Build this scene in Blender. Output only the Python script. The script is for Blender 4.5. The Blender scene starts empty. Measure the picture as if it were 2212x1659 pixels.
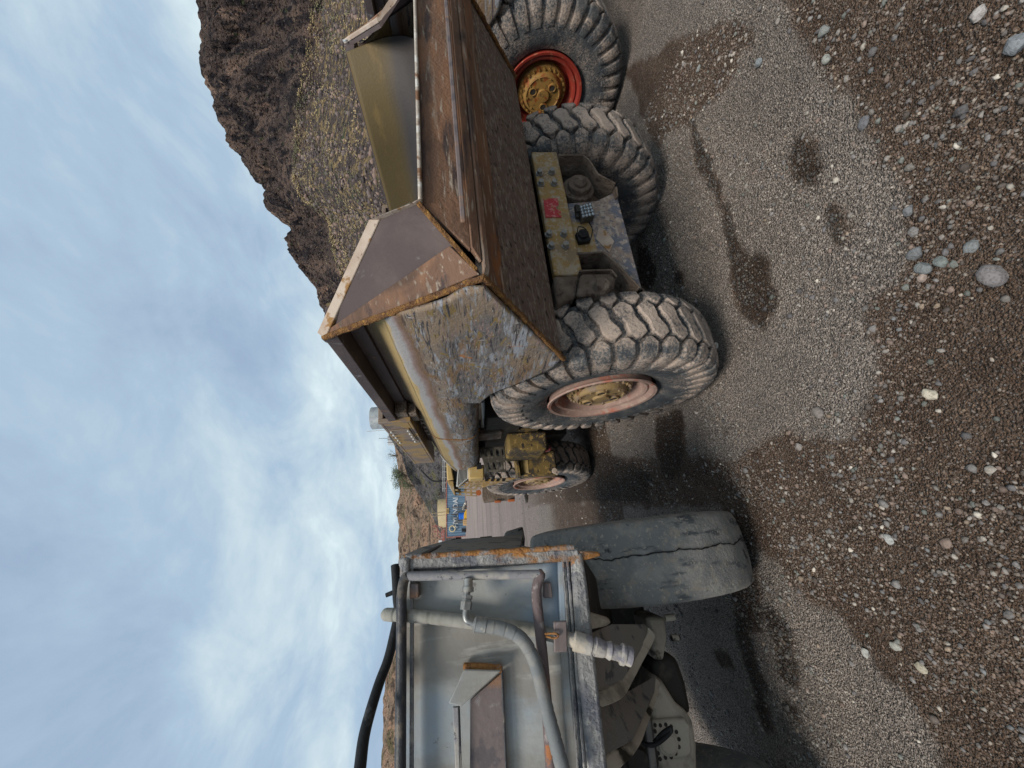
import bpy, math, random
import numpy as np
from mathutils import Vector, Matrix, noise as mn
random.seed(7); rng = np.random.default_rng(7)
R_ = math.radians
scene = bpy.context.scene
col = scene.collection

# ------------------------------------------------------------------ camera
FOC, CX, CY, HC = 831.0, 829.5, 1106.0, 1.65
_v1 = np.array([499.0 - CX, 1034.0 - CY, FOC]); _y2 = 861.0 - CY
_v2 = np.array([(-FOC * FOC - _v1[1] * _y2) / _v1[0], _y2, FOC])
_Y = _v1 / np.linalg.norm(_v1); _X = _v2 / np.linalg.norm(_v2); _Z = np.cross(_X, _Y)
if _Z[1] > 0: _Z = -_Z
RW = np.array([_X, _Y, _Z])
def P(px, py, x=None, y=None, z=None, r=None):
    d = RW @ np.array([1659 - py - CX, px - CY, FOC])
    if z is not None: t = (z - HC) / d[2]
    elif x is not None: t = x / d[0]
    elif y is not None: t = y / d[1]
    else: t = r / math.hypot(d[0], d[1])
    return Vector((d[0] * t, d[1] * t, HC + d[2] * t))
def ZM(ox, oy, s):
    k = 2212 / 4032
    return lambda a, b: ((ox + a / s) * k, (oy + b / s) * k)
right = RW @ np.array([1, 0, 0]); down = RW @ np.array([0, 1, 0]); fwd = RW @ np.array([0, 0, 1])
cd = bpy.data.cameras.new("camera"); cam = bpy.data.objects.new("camera", cd); col.objects.link(cam)
m = Matrix.Identity(4)
for i in range(3):
    m[i][0] = down[i]; m[i][1] = right[i]; m[i][2] = -fwd[i]
m[0][3], m[1][3], m[2][3] = 0, 0, HC
cam.matrix_world = m
cd.sensor_width = 36; cd.sensor_fit = 'HORIZONTAL'; cd.lens = FOC / 2212 * 36
cd.clip_start = 0.05; cd.clip_end = 5000
scene.camera = cam

# ------------------------------------------------------------------ light
SUN_EL, SUN_AZ = R_(52), R_(215)         # azimuth clockwise from +Y
scene.view_settings.view_transform = 'Standard'; scene.view_settings.look = 'None'
scene.view_settings.exposure = 0.80; scene.view_settings.gamma = 1
w = bpy.data.worlds.new("World"); scene.world = w; w.use_nodes = True
nt = w.node_tree; N = nt.nodes; L = nt.links; N.clear()
out = N.new('ShaderNodeOutputWorld')
sky = N.new('ShaderNodeTexSky'); sky.sky_type = 'NISHITA'; sky.sun_disc = False
sky.sun_elevation = SUN_EL; sky.sun_rotation = SUN_AZ; sky.air_density = 1.2; sky.dust_density = 1.5
bg1 = N.new('ShaderNodeBackground'); bg1.inputs[1].default_value = 0.10
L.new(sky.outputs[0], bg1.inputs[0])
tc = N.new('ShaderNodeTexCoord')
sx = N.new('ShaderNodeSeparateXYZ'); L.new(tc.outputs['Generated'], sx.inputs[0])
def M(op, a, b=None, c=None):
    n = N.new('ShaderNodeMath'); n.operation = op
    for i, v in enumerate((a, b, c)):
        if v is None: continue
        if isinstance(v, (int, float)): n.inputs[i].default_value = v
        else: L.new(v, n.inputs[i])
    return n.outputs[0]
zc = M('MAXIMUM', M('ADD', sx.outputs[2], 0.16), 0.05)
cx_ = M('DIVIDE', sx.outputs[0], zc); cy_ = M('DIVIDE', sx.outputs[1], zc)
cv = N.new('ShaderNodeCombineXYZ'); L.new(cx_, cv.inputs[0]); L.new(cy_, cv.inputs[1]); cv.inputs[2].default_value = 3.3
def wnoise(scale, det, rough, dist, rot=0.5, st=(1, 1, 1)):
    mp = N.new('ShaderNodeMapping'); mp.inputs['Rotation'].default_value = (0, 0, rot); mp.inputs['Scale'].default_value = st
    L.new(cv.outputs[0], mp.inputs[0])
    n = N.new('ShaderNodeTexNoise'); n.inputs['Scale'].default_value = scale; n.inputs['Detail'].default_value = det
    n.inputs['Roughness'].default_value = rough; n.inputs['Distortion'].default_value = dist
    L.new(mp.outputs[0], n.inputs['Vector']); return n.outputs[0]
n1 = wnoise(0.75, 6, .55, 0.3, 0.5, (1, .8, 1)); n2 = wnoise(2.4, 7, .6, .4, .9, (1, .8, 1))
mixn = M('ADD', M('MULTIPLY', n1, .62), M('MULTIPLY', n2, .38))
def gauss(c, wd): return M('POWER', 2.71828, M('MULTIPLY', -1.0, M('POWER', M('DIVIDE', M('ABSOLUTE', M('SUBTRACT', sx.outputs[2], c)), wd), 2)))
mixn = M('ADD', mixn, M('MULTIPLY', gauss(.29, .08), .07)); mixn = M('SUBTRACT', mixn, M('MULTIPLY', gauss(.08, .075), .11))
mixn = M('ADD', mixn, M('MULTIPLY', sx.outputs[0], .05))
cr = N.new('ShaderNodeValToRGB'); L.new(mixn, cr.inputs[0])
e = cr.color_ramp.elements
e[0].position = .38; e[0].color = (.205, .27, .36, 1)
e[1].position = .66; e[1].color = (.49, .565, .58, 1)
k_ = e.new(.47); k_.color = (.245, .325, .41, 1)
k_ = e.new(.57); k_.color = (.36, .435, .475, 1)
bg2 = N.new('ShaderNodeBackground'); L.new(cr.outputs[0], bg2.inputs[0]); bg2.inputs[1].default_value = 1.0
mx = N.new('ShaderNodeMixShader')
cover = N.new('ShaderNodeMapRange'); L.new(mixn, cover.inputs[0])
cover.inputs[1].default_value = .28; cover.inputs[2].default_value = .46; cover.inputs[3].default_value = .72; cover.inputs[4].default_value = .97
L.new(cover.outputs[0], mx.inputs[0]); L.new(bg1.outputs[0], mx.inputs[1]); L.new(bg2.outputs[0], mx.inputs[2])
L.new(mx.outputs[0], out.inputs[0])
sd = bpy.data.lights.new("sun", 'SUN'); sd.energy = 2.0; sd.angle = R_(18); sd.color = (1, .93, .84)
so = bpy.data.objects.new("sun", sd); col.objects.link(so)
sdir = Vector((math.sin(SUN_AZ) * math.cos(SUN_EL), math.cos(SUN_AZ) * math.cos(SUN_EL), math.sin(SUN_EL)))
so.rotation_euler = sdir.to_track_quat('Z', 'Y').to_euler(); so.location = (0, 0, 30)

# ------------------------------------------------------------------ materials
def new_mat(name):
    mt = bpy.data.materials.new(name); mt.use_nodes = True
    t = mt.node_tree; b = t.nodes['Principled BSDF']; return mt, t, b
def mapped(t, rot=(0, 0, 0), st=(1, 1, 1), loc=(0, 0, 0), kind='Object'):
    c = t.nodes.new('ShaderNodeTexCoord'); mp = t.nodes.new('ShaderNodeMapping')
    mp.inputs['Rotation'].default_value = rot; mp.inputs['Scale'].default_value = st; mp.inputs['Location'].default_value = loc
    t.links.new(c.outputs[kind], mp.inputs[0]); return mp.outputs[0]
def noise_fac(t, scale, lo, hi, det=5, rough=.6, dist=0, rot=(0, 0, 0), st=(1, 1, 1), loc=(0, 0, 0), vor=False):
    v = mapped(t, rot, st, loc)
    if vor:
        n = t.nodes.new('ShaderNodeTexVoronoi'); n.inputs['Scale'].default_value = scale; o = n.outputs['Distance']
    else:
        n = t.nodes.new('ShaderNodeTexNoise'); n.inputs['Scale'].default_value = scale; n.inputs['Detail'].default_value = det
        n.inputs['Roughness'].default_value = rough; n.inputs['Distortion'].default_value = dist; o = n.outputs[0]
    t.links.new(v, n.inputs['Vector'])
    mr = t.nodes.new('ShaderNodeMapRange'); mr.interpolation_type = 'SMOOTHSTEP'
    mr.inputs[1].default_value = lo; mr.inputs[2].default_value = hi; t.links.new(o, mr.inputs[0]); return mr.outputs[0]
def mixc(t, f, a, b):
    n = t.nodes.new('ShaderNodeMix'); n.data_type = 'RGBA'
    for i, v in ((0, f), (6, a), (7, b)):
        if isinstance(v, (int, float)): n.inputs[i].default_value = v
        elif isinstance(v, tuple): n.inputs[i].default_value = (*v[:3], 1)
        else: t.links.new(v, n.inputs[i])
    return n.outputs[2]
def bump(t, b, h, strength=.4, dist=.01):
    n = t.nodes.new('ShaderNodeBump'); n.inputs['Strength'].default_value = strength; n.inputs['Distance'].default_value = dist
    t.links.new(h, n.inputs['Height']); t.links.new(n.outputs[0], b.inputs['Normal'])
def math_(t, op, a, b=0.0):
    n = t.nodes.new('ShaderNodeMath'); n.operation = op
    for i, v in enumerate((a, b)):
        if isinstance(v, (int, float)): n.inputs[i].default_value = v
        else: t.links.new(v, n.inputs[i])
    return n.outputs[0]
_seed = [0]
def metal(name, base, layers, rough=.65, met=0.0, bstr=.35, bdist=.004, bscale=60, edge=None):
    """layers: (colour, scale, lo, hi, options)"""
    mt, t, b = new_mat(name); c = base
    for ly in layers:
        colr, sc, lo, hi = ly[:4]; op = ly[4] if len(ly) > 4 else {}
        _seed[0] += 1
        f = noise_fac(t, sc, lo, hi, loc=(_seed[0] * 3.1, _seed[0] * 1.7, 0), **op)
        c = mixc(t, f, c, colr)
    if edge:
        g = t.nodes.new('ShaderNodeNewGeometry')
        mr = t.nodes.new('ShaderNodeMapRange'); mr.inputs[1].default_value = .52; mr.inputs[2].default_value = .6
        t.links.new(g.outputs['Pointiness'], mr.inputs[0]); c = mixc(t, mr.outputs[0], c, edge)
    if isinstance(c, tuple): b.inputs['Base Color'].default_value = (*c, 1)
    else: t.links.new(c, b.inputs['Base Color'])
    b.inputs['Roughness'].default_value = rough; b.inputs['Metallic'].default_value = met
    b.inputs['Specular IOR Level'].default_value = .3
    h = noise_fac(t, bscale, .2, .8, det=6); h2 = noise_fac(t, bscale * .18, .2, .8, det=4)
    bump(t, b, math_(t, 'ADD', h, h2), bstr, bdist)
    return mt
ST = dict(st=(1, 1, .16)); SY = dict(st=(1, .12, 1)); SC = dict(st=(.6, .6, 2.6), dist=.6)
SLX = dict(rot=(0, R_(35), 0), st=(.14, 1, 1))
MT = {}
MT['bed_side'] = metal('scraped_steel', (.115, .125, .15), [
    ((.20, .165, .15), 3.5, .45, .62, dict(st=(1, .5, 1))),
    ((.25, .27, .30), 9, .50, .60, dict(st=(1, .35, 2.2), dist=1)),
    ((.26, .15, .045), 6, .56, .64, dict(st=(1, .5, 1.4), dist=.8)),
    ((.065, .06, .065), 14, .55, .68, dict(st=(1, .3, 3), dist=1.5)),
    ((.42, .38, .33), 30, .66, .72, dict(st=(1, .25, 3), dist=2)),
    ((.38, .15, .04), 3.1, .64, .68, dict(dist=.6))], rough=.6, met=.1, bstr=.5)
MT['bed_gold'] = metal('worn_gold_steel', (.17, .125, .055), [
    ((.27, .20, .09), 4, .4, .7, dict(st=(1, .15, 1))), ((.12, .085, .05), 9, .5, .7, dict(st=(1, .2, 1))),
    ((.3, .16, .05), 22, .64, .72, dict(st=(1, .3, 1)))], rough=.55, bstr=.2)
def banded(name):
    m0 = metal(name, (.135, .122, .115), [
        ((.23, .17, .12), 3.0, .46, .60, dict(st=(1, .5, 1))), ((.26, .27, .29), 9, .50, .60, dict(st=(1, .35, 2.2), dist=1)),
        ((.19, .115, .06), 6, .54, .66, dict(st=(1, .35, 1.6), dist=.8)), ((.21, .145, .055), 15, .57, .63, dict(st=(1, .8, 1.8), dist=1.2)), ((.24, .17, .15), 22, .58, .64, dict(st=(1, .4, 2), dist=1)),
        ((.05, .045, .048), 20, .52, .64, dict(st=(1, .3, 3), dist=1.5)), ((.42, .39, .35), 40, .62, .68, dict(st=(1, .25, 3), dist=2)),
        ((.36, .14, .035), 3.1, .65, .68, dict(dist=.6)), ((.33, .30, .28), 26, .64, .69, dict(st=(1, 3, .3), dist=1.2))], rough=.82, met=0, bstr=.5)
    t = m0.node_tree; b = t.nodes['Principled BSDF']; src = b.inputs['Base Color'].links[0].from_socket
    c = t.nodes.new('ShaderNodeTexCoord'); s = t.nodes.new('ShaderNodeSeparateXYZ'); t.links.new(c.outputs['Object'], s.inputs[0])
    zz = math_(t, 'ADD', s.outputs[2], math_(t, 'MULTIPLY', s.outputs[1], .030))
    zz = math_(t, 'ADD', zz, math_(t, 'MULTIPLY', math_(t, 'SUBTRACT', noise_fac(t, 5, .2, .8, st=(1, .5, 1), det=7), .5), .05))
    zz = math_(t, 'MULTIPLY', math_(t, 'SUBTRACT', zz, 1.7), 2.0)
    r = t.nodes.new('ShaderNodeValToRGB'); t.links.new(zz, r.inputs[0]); e = r.color_ramp.elements
    stops = [(1.86, .15, .085, .045), (1.885, .22, .155, .135), (1.905, .29, .275, .27), (1.935, .28, .265, .25), (1.945, .33, .24, .11), (1.985, .26, .185, .08), (2.03, .15, .105, .055), (2.08, .07, .045, .035), (2.16, .05, .032, .028)]
    e[0].position = (stops[0][0] - 1.7) * 2; e[0].color = (*stops[0][1:], 1); e[1].position = (stops[-1][0] - 1.7) * 2; e[1].color = (*stops[-1][1:], 1)
    for q in stops[1:-1]: k = e.new((q[0] - 1.7) * 2); k.color = (*q[1:], 1)
    mr = t.nodes.new('ShaderNodeMapRange'); mr.interpolation_type = 'SMOOTHSTEP'; mr.inputs[1].default_value = (1.82 - 1.7) * 2; mr.inputs[2].default_value = (1.875 - 1.7) * 2; t.links.new(zz, mr.inputs[0])
    t.links.new(mixc(t, mr.outputs[0], src, r.outputs[0]), b.inputs['Base Color']); return m0
MT['bed_side'] = banded('scraped_steel_wall')
MT['bed_top'] = metal('yellow_to_white_wall', (.24, .19, .12), [
    ((.40, .39, .38), 3, .48, .62, dict(st=(1, .12, 1))), ((.16, .11, .06), 8, .5, .66, dict(st=(1, .15, 1)))], rough=.6, bstr=.2)
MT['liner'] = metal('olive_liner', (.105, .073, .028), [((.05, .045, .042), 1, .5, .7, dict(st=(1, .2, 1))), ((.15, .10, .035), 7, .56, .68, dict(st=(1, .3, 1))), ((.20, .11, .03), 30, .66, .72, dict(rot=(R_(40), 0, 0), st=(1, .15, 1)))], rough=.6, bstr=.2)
MT['beam'] = metal('stained_box_beam', (.20, .15, .115), [((.30, .19, .07), 3.2, .50, .60, dict(dist=.5)), ((.13, .095, .08), 7, .55, .65, {}), ((.28, .12, .05), 12, .66, .72, {})], rough=.6, bstr=.25)
MT['rust_brown'] = metal('rusty_brown_plate', (.16, .09, .058), [
    ((.24, .125, .07), 5, .42, .62, dict(rot=(0, R_(-35), 0), st=(.3, 1, 1.6))),
    ((.06, .042, .038), 9, .52, .66, dict(rot=(0, R_(-35), 0), st=(.2, 1, 1.6))),
    ((.34, .28, .22), 42, .56, .68, dict(rot=(0, R_(-40), 0), st=(.16, 1, 1.3))), ((.055, .034, .026), 1.6, .55, .66, dict(rot=(0, R_(-35), 0), st=(.6, 1, 1.4), dist=.7)), ((.27, .215, .17), 14, .58, .70, dict(rot=(0, R_(-40), 0), st=(.10, 1, 1.2))),
    ((.25, .10, .035), 5, .62, .7, dict(st=(.5, 1, 1)))], rough=.75, bstr=.6)
MT['mud_under'] = metal('mud_flecked_underside', (.16, .115, .09), [
    ((.15, .11, .09), 4, .4, .65, {}), ((.27, .225, .19), 48, .50, .62, dict(rot=(0, R_(-50), 0), st=(.35, 1, 1))),
    ((.045, .035, .03), 30, .56, .68, {})], rough=.9, bstr=.8, bdist=.006)
MT['wing'] = metal('dull_purple_brown_plate', (.066, .048, .047), [
    ((.095, .07, .064), 3, .42, .65, {}), ((.055, .04, .04), 6, .5, .7, {}),
    ((.21, .2, .2), 5, .62, .74, dict(st=(1, 1, .6), dist=1.5)), ((.19, .1, .05), 11, .66, .74, {})], rough=.7, bstr=.3)
MT['cap'] = metal('dusty_pale_edge', (.36, .27, .21), [
    ((.44, .36, .29), 6, .4, .6, {}), ((.26, .14, .05), 12, .56, .64, {}), ((.15, .09, .06), 25, .62, .7, {})], rough=.8, bstr=.3)
MT['bead'] = metal('orange_weld_rust', (.26, .13, .045), [
    ((.15, .075, .04), 20, .45, .62, {}), ((.42, .22, .06), 35, .52, .66, {}), ((.45, .38, .3), 30, .66, .72, {})], rough=.9, bstr=1, bdist=.012, bscale=90)
MT['lip_edge'] = metal('polished_lip', (.42, .36, .30), [((.2, .1, .05), 9, .52, .6, {}), ((.6, .57, .52), 20, .5, .6, {})], rough=.5, met=.2)
MT['yellow'] = metal('dusty_yellow_paint', (.31, .20, .075), [
    ((.35, .285, .205), 24, .46, .60, {}), ((.24, .17, .10), 7, .48, .62, {}), ((.48, .43, .36), 60, .62, .68, {}),
    ((.20, .07, .03), 9, .68, .74, {})], rough=.7, bstr=.3)
MT['yellow_clean'] = metal('bright_yellow_paint', (.42, .29, .11), [
    ((.44, .33, .17), 9, .48, .62, {}), ((.15, .09, .04), 13, .66, .7, {})], rough=.6, bstr=.2)  # a brighter yellow base with paler and brown patches
MT['yellow_dirty'] = metal('grimy_yellow_paint', (.155, .105, .035), [
    ((.05, .04, .028), 5, .46, .56, {}), ((.27, .18, .06), 24, .56, .62, {}), ((.03, .025, .02), 12, .6, .64, {})], rough=.75, bstr=.3)
MT['plate_blue'] = metal('scuffed_frame_plate', (.25, .19, .15), [
    ((.12, .125, .15), 7, .46, .58, {}), ((.33, .28, .24), 34, .50, .60, {}), ((.10, .105, .13), 40, .56, .62, {}),
    ((.30, .15, .09), 10, .62, .7, {})], rough=.75, bstr=.4)
MT['mud'] = metal('caked_brown_mud', (.14, .105, .08), [((.21, .165, .13), 9, .45, .65, {}), ((.07, .05, .04), 20, .56, .68, {})], rough=.95, bstr=.9, bdist=.012, bscale=40)
MT['dark'] = metal('oily_dark_steel', (.03, .026, .022), [((.06, .05, .04), 12, .5, .66, {})], rough=.7)
MT['grille'] = metal('dusty_dark_guard', (.055, .05, .04), [((.12, .105, .085), 18, .5, .62, {})], rough=.8)
MT['black'] = metal('black_rubber', (.012, .012, .013), [((.05, .05, .05), 20, .58, .7, {})], rough=.6)
MT['red_tape'] = metal('torn_red_tape', (.40, .035, .045), [((.33, .19, .07), 26, .56, .62, {}), ((.5, .16, .16), 40, .55, .6, {})], rough=.5)
MT['red_frame'] = metal('faded_red_frame', (.20, .035, .04), [((.1, .06, .05), 12, .5, .6, {})], rough=.7)
MT['rim_red'] = metal('red_rim_paint', (.26, .034, .022), [((.24, .05, .03), 9, .5, .64, {}), ((.33, .12, .07), 18, .58, .68, {})], rough=.45, bstr=.15)
MT['rim_dust'] = metal('dusty_pink_rim', (.30, .20, .165), [((.36, .14, .10), 4, .50, .60, {}), ((.36, .26, .21), 22, .5, .65, {})], rough=.8, bstr=.25)
MT['hub'] = metal('muddy_yellow_hub', (.27, .185, .085), [((.22, .16, .11), 11, .45, .6, {}), ((.13, .06, .025), 13, .58, .68, {}), ((.03, .02, .015), 9, .64, .7, {})], rough=.65, bstr=.4)
MT['hub_bright'] = metal('rusty_yellow_hub', (.27, .155, .045), [((.24, .07, .02), 14, .52, .62, {}), ((.08, .045, .02), 22, .58, .68, {})], rough=.5, bstr=.4)
MT['grey'] = metal('pale_grey_paint', (.34, .35, .34), [
    ((.29, .355, .42), 2.0, .48, .66, {}), ((.25, .235, .21), 4, .44, .62, dict(st=(1, 1, .4))), ((.20, .19, .18), 2.5, .56, .70, dict(dist=.6)), ((.42, .41, .38), 14, .56, .68, ST),
    ((.2, .19, .185), 30, .66, .72, {})], rough=.7, bstr=.15)
MT['grey_weld'] = metal('grey_welded_edge', (.26, .255, .25), [
    ((.14, .145, .165), 9, .48, .62, {}), ((.34, .16, .05), 5, .58, .66, dict(st=(1, 1, .5))), ((.38, .37, .35), 26, .55, .65, {})], rough=.8, bstr=.8, bdist=.008)
MT['rust_edge'] = metal('rust_orange_edge', (.32, .15, .05), [((.25, .24, .24), 9, .48, .58, {}), ((.18, .08, .03), 26, .5, .62, {})], rough=.9, bstr=.8, bdist=.008)
MT['grey_pipe'] = metal('dusty_grey_pipe', (.23, .225, .24), [((.34, .32, .29), 14, .48, .62, {}), ((.09, .09, .1), 60, .62, .68, {})], rough=.7, bstr=.3)
MT['pipe_rust'] = metal('rust_scabbed_pipe', (.13, .10, .10), [((.30, .12, .05), 9, .57, .64, {}), ((.24, .21, .2), 24, .55, .64, {})], rough=.85, bstr=.5)
MT['pipe_dark'] = metal('oil_dark_pipe', (.035, .037, .042), [((.13, .11, .09), 10, .52, .66, {})], rough=.45)
MT['hose'] = metal('dusty_wrapped_hose', (.155, .165, .17), [((.22, .215, .20), 10, .45, .65, {})], rough=.75, bstr=.2)
MT['hose_pale'] = metal('pale_wrapped_hose', (.24, .235, .205), [((.3, .29, .26), 10, .45, .65, {})], rough=.75, bstr=.2)
MT['fitting'] = metal('dull_steel_fitting', (.27, .275, .27), [((.38, .35, .3), 30, .5, .64, {}), ((.15, .15, .16), 40, .6, .68, {})], rough=.4, met=.5, bstr=.2)
MT['dusty_steel'] = metal('dusty_coupling', (.36, .335, .30), [((.20, .19, .21), 12, .5, .6, {}), ((.42, .37, .30), 9, .55, .65, {})], rough=.65, bstr=.5)
MT['axle'] = metal('dusty_axle_casting', (.42, .37, .30), [((.20, .175, .145), 6, .48, .66, {}), ((.03, .025, .018), 4, .58, .66, {})], rough=.9, bstr=.4)
MT['side_dark'] = metal('dark_grey_side', (.20, .185, .165), [((.18, .175, .17), 5, .45, .65, {}), ((.08, .08, .085), 12, .55, .65, {})], rough=.75)  # a darker, mottled grey base colour
MT['steel_brown'] = metal('stained_steel_web', (.155, .125, .12), [((.24, .14, .09), 7, .55, .63, ST), ((.1, .085, .09), 9, .52, .62, {}), ((.22, .2, .2), 14, .6, .7, {})], rough=.55, bstr=.2)
MT['tread_slick'] = metal('worn_slick_rubber', (.18, .18, .172), [((.26, .25, .23), 7, .44, .62, {}), ((.25, .225, .19), 22, .52, .64, {}), ((.07, .075, .08), 16, .54, .66, dict(st=(1, .3, .3))), ((.34, .31, .26), 60, .58, .68, {}), ((.05, .052, .055), 9, .64, .7, {})], rough=.9, bstr=.6, bdist=.006)
MT['lens'] = metal('lamp_lens', (.42, .47, .5), [((.2, .23, .25), 90, .5, .6, {})], rough=.15, met=.4)
MT['blue_container'] = metal('faded_blue_container', (.10, .165, .235), [((.14, .21, .28), 1.2, .45, .6, ST), ((.17, .13, .13), 2.5, .66, .72, {})], rough=.6)
MT['white'] = metal('faded_white_paint', (.50, .52, .53), [((.4, .45, .5), 6, .58, .66, {})], rough=.6)
MT['red_brown'] = metal('red_oxide_steel', (.26, .09, .07), [((.3, .2, .18), 5, .5, .6, {})], rough=.8)
MT['tan_tank'] = metal('tan_tank_paint', (.42, .33, .19), [((.37, .29, .17), 1.5, .45, .6, {})], rough=.6, bstr=.1)
MT['steel_tank'] = metal('weathered_steel_tank', (.26, .29, .30), [((.36, .31, .24), 1.0, .55, .65, ST), ((.2, .22, .24), .7, .5, .6, {})], rough=.5, bstr=.1)
MT['blue_drum'] = metal('bright_blue_plastic', (.015, .13, .55), [((.02, .1, .4), 3, .5, .6, {})], rough=.4)
MT['yellow_hose'] = metal('yellow_hose_rubber', (.62, .36, .03), [], rough=.5)
MT['timber'] = metal('pale_timber', (.50, .34, .18), [((.38, .25, .13), 5, .5, .65, {})], rough=.9)
MT['ring'] = metal('cream_rubber_ring', (.5, .42, .26), [], rough=.7)
MT['orange'] = metal('orange_step_paint', (.36, .10, .03), [((.15, .05, .03), 8, .55, .65, {})], rough=.7)
MT['galv'] = metal('bright_galvanised', (.5, .5, .48), [], rough=.4, met=.3)

def tyre_mat(name, dust_amt, seed):
    mt, t, b = new_mat(name)
    c = t.nodes.new('ShaderNodeTexCoord'); s = t.nodes.new('ShaderNodeSeparateXYZ'); t.links.new(c.outputs['Object'], s.inputs[0])
    rr = math_(t, 'SQRT', math_(t, 'ADD', math_(t, 'POWER', math_(t, 'ABSOLUTE', s.outputs[1]), 2), math_(t, 'POWER', math_(t, 'ABSOLUTE', s.outputs[2]), 2)))
    big = noise_fac(t, 7, .3, .7, loc=(seed, seed, 0), det=6)
    speck = noise_fac(t, 70, .42, .60, det=7, rough=.75, loc=(seed, 0, 0))
    mr = t.nodes.new('ShaderNodeMapRange'); mr.interpolation_type = 'SMOOTHSTEP'
    mr.inputs[1].default_value = .53; mr.inputs[2].default_value = .66
    t.links.new(math_(t, 'ADD', rr, math_(t, 'MULTIPLY', big, .06)), mr.inputs[0])
    d = math_(t, 'MULTIPLY', mr.outputs[0], math_(t, 'SUBTRACT', dust_amt + .45, math_(t, 'MULTIPLY', big, .75)))
    d2 = math_(t, 'ADD', math_(t, 'MULTIPLY', d, .8), math_(t, 'MULTIPLY', math_(t, 'SUBTRACT', .5, speck), .9))
    rp_ = t.nodes.new('ShaderNodeValToRGB'); t.links.new(rr, rp_.inputs[0]); er = rp_.color_ramp.elements
    er[0].position = .50; er[0].color = (.0, 0, 0, 1); er[1].position = .785; er[1].color = (1, 1, 1, 1)
    for ps, vl in ((.57, .12), (.62, .85), (.67, .8), (.70, .35), (.742, .35), (.752, .95)): q_ = er.new(ps); q_.color = (vl, vl, vl, 1)
    d2 = math_(t, 'ADD', math_(t, 'MULTIPLY', rp_.outputs[0], dust_amt + .35), math_(t, 'MULTIPLY', math_(t, 'SUBTRACT', .55, big), .9)); d2 = math_(t, 'ADD', d2, math_(t, 'MULTIPLY', math_(t, 'SUBTRACT', .35, speck), .75))
    cl = t.nodes.new('ShaderNodeClamp'); t.links.new(d2, cl.inputs[0])
    base = mixc(t, noise_fac(t, 11, .35, .7, loc=(0, seed, 2)), (.035, .042, .050), (.085, .090, .092))
    dust = mixc(t, noise_fac(t, 5, .3, .7), (.27, .215, .175), (.42, .335, .275))
    t.links.new(mixc(t, cl.outputs[0], base, dust), b.inputs['Base Color'])
    b.inputs['Roughness'].default_value = .9
    bump(t, b, noise_fac(t, 55, .2, .8, det=7), .6, .006)
    return mt
MT['tyre'] = tyre_mat('dusty_block_tyre', .55, 0); MT['tyre_dark'] = tyre_mat('dark_block_tyre', .25, 4)

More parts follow.
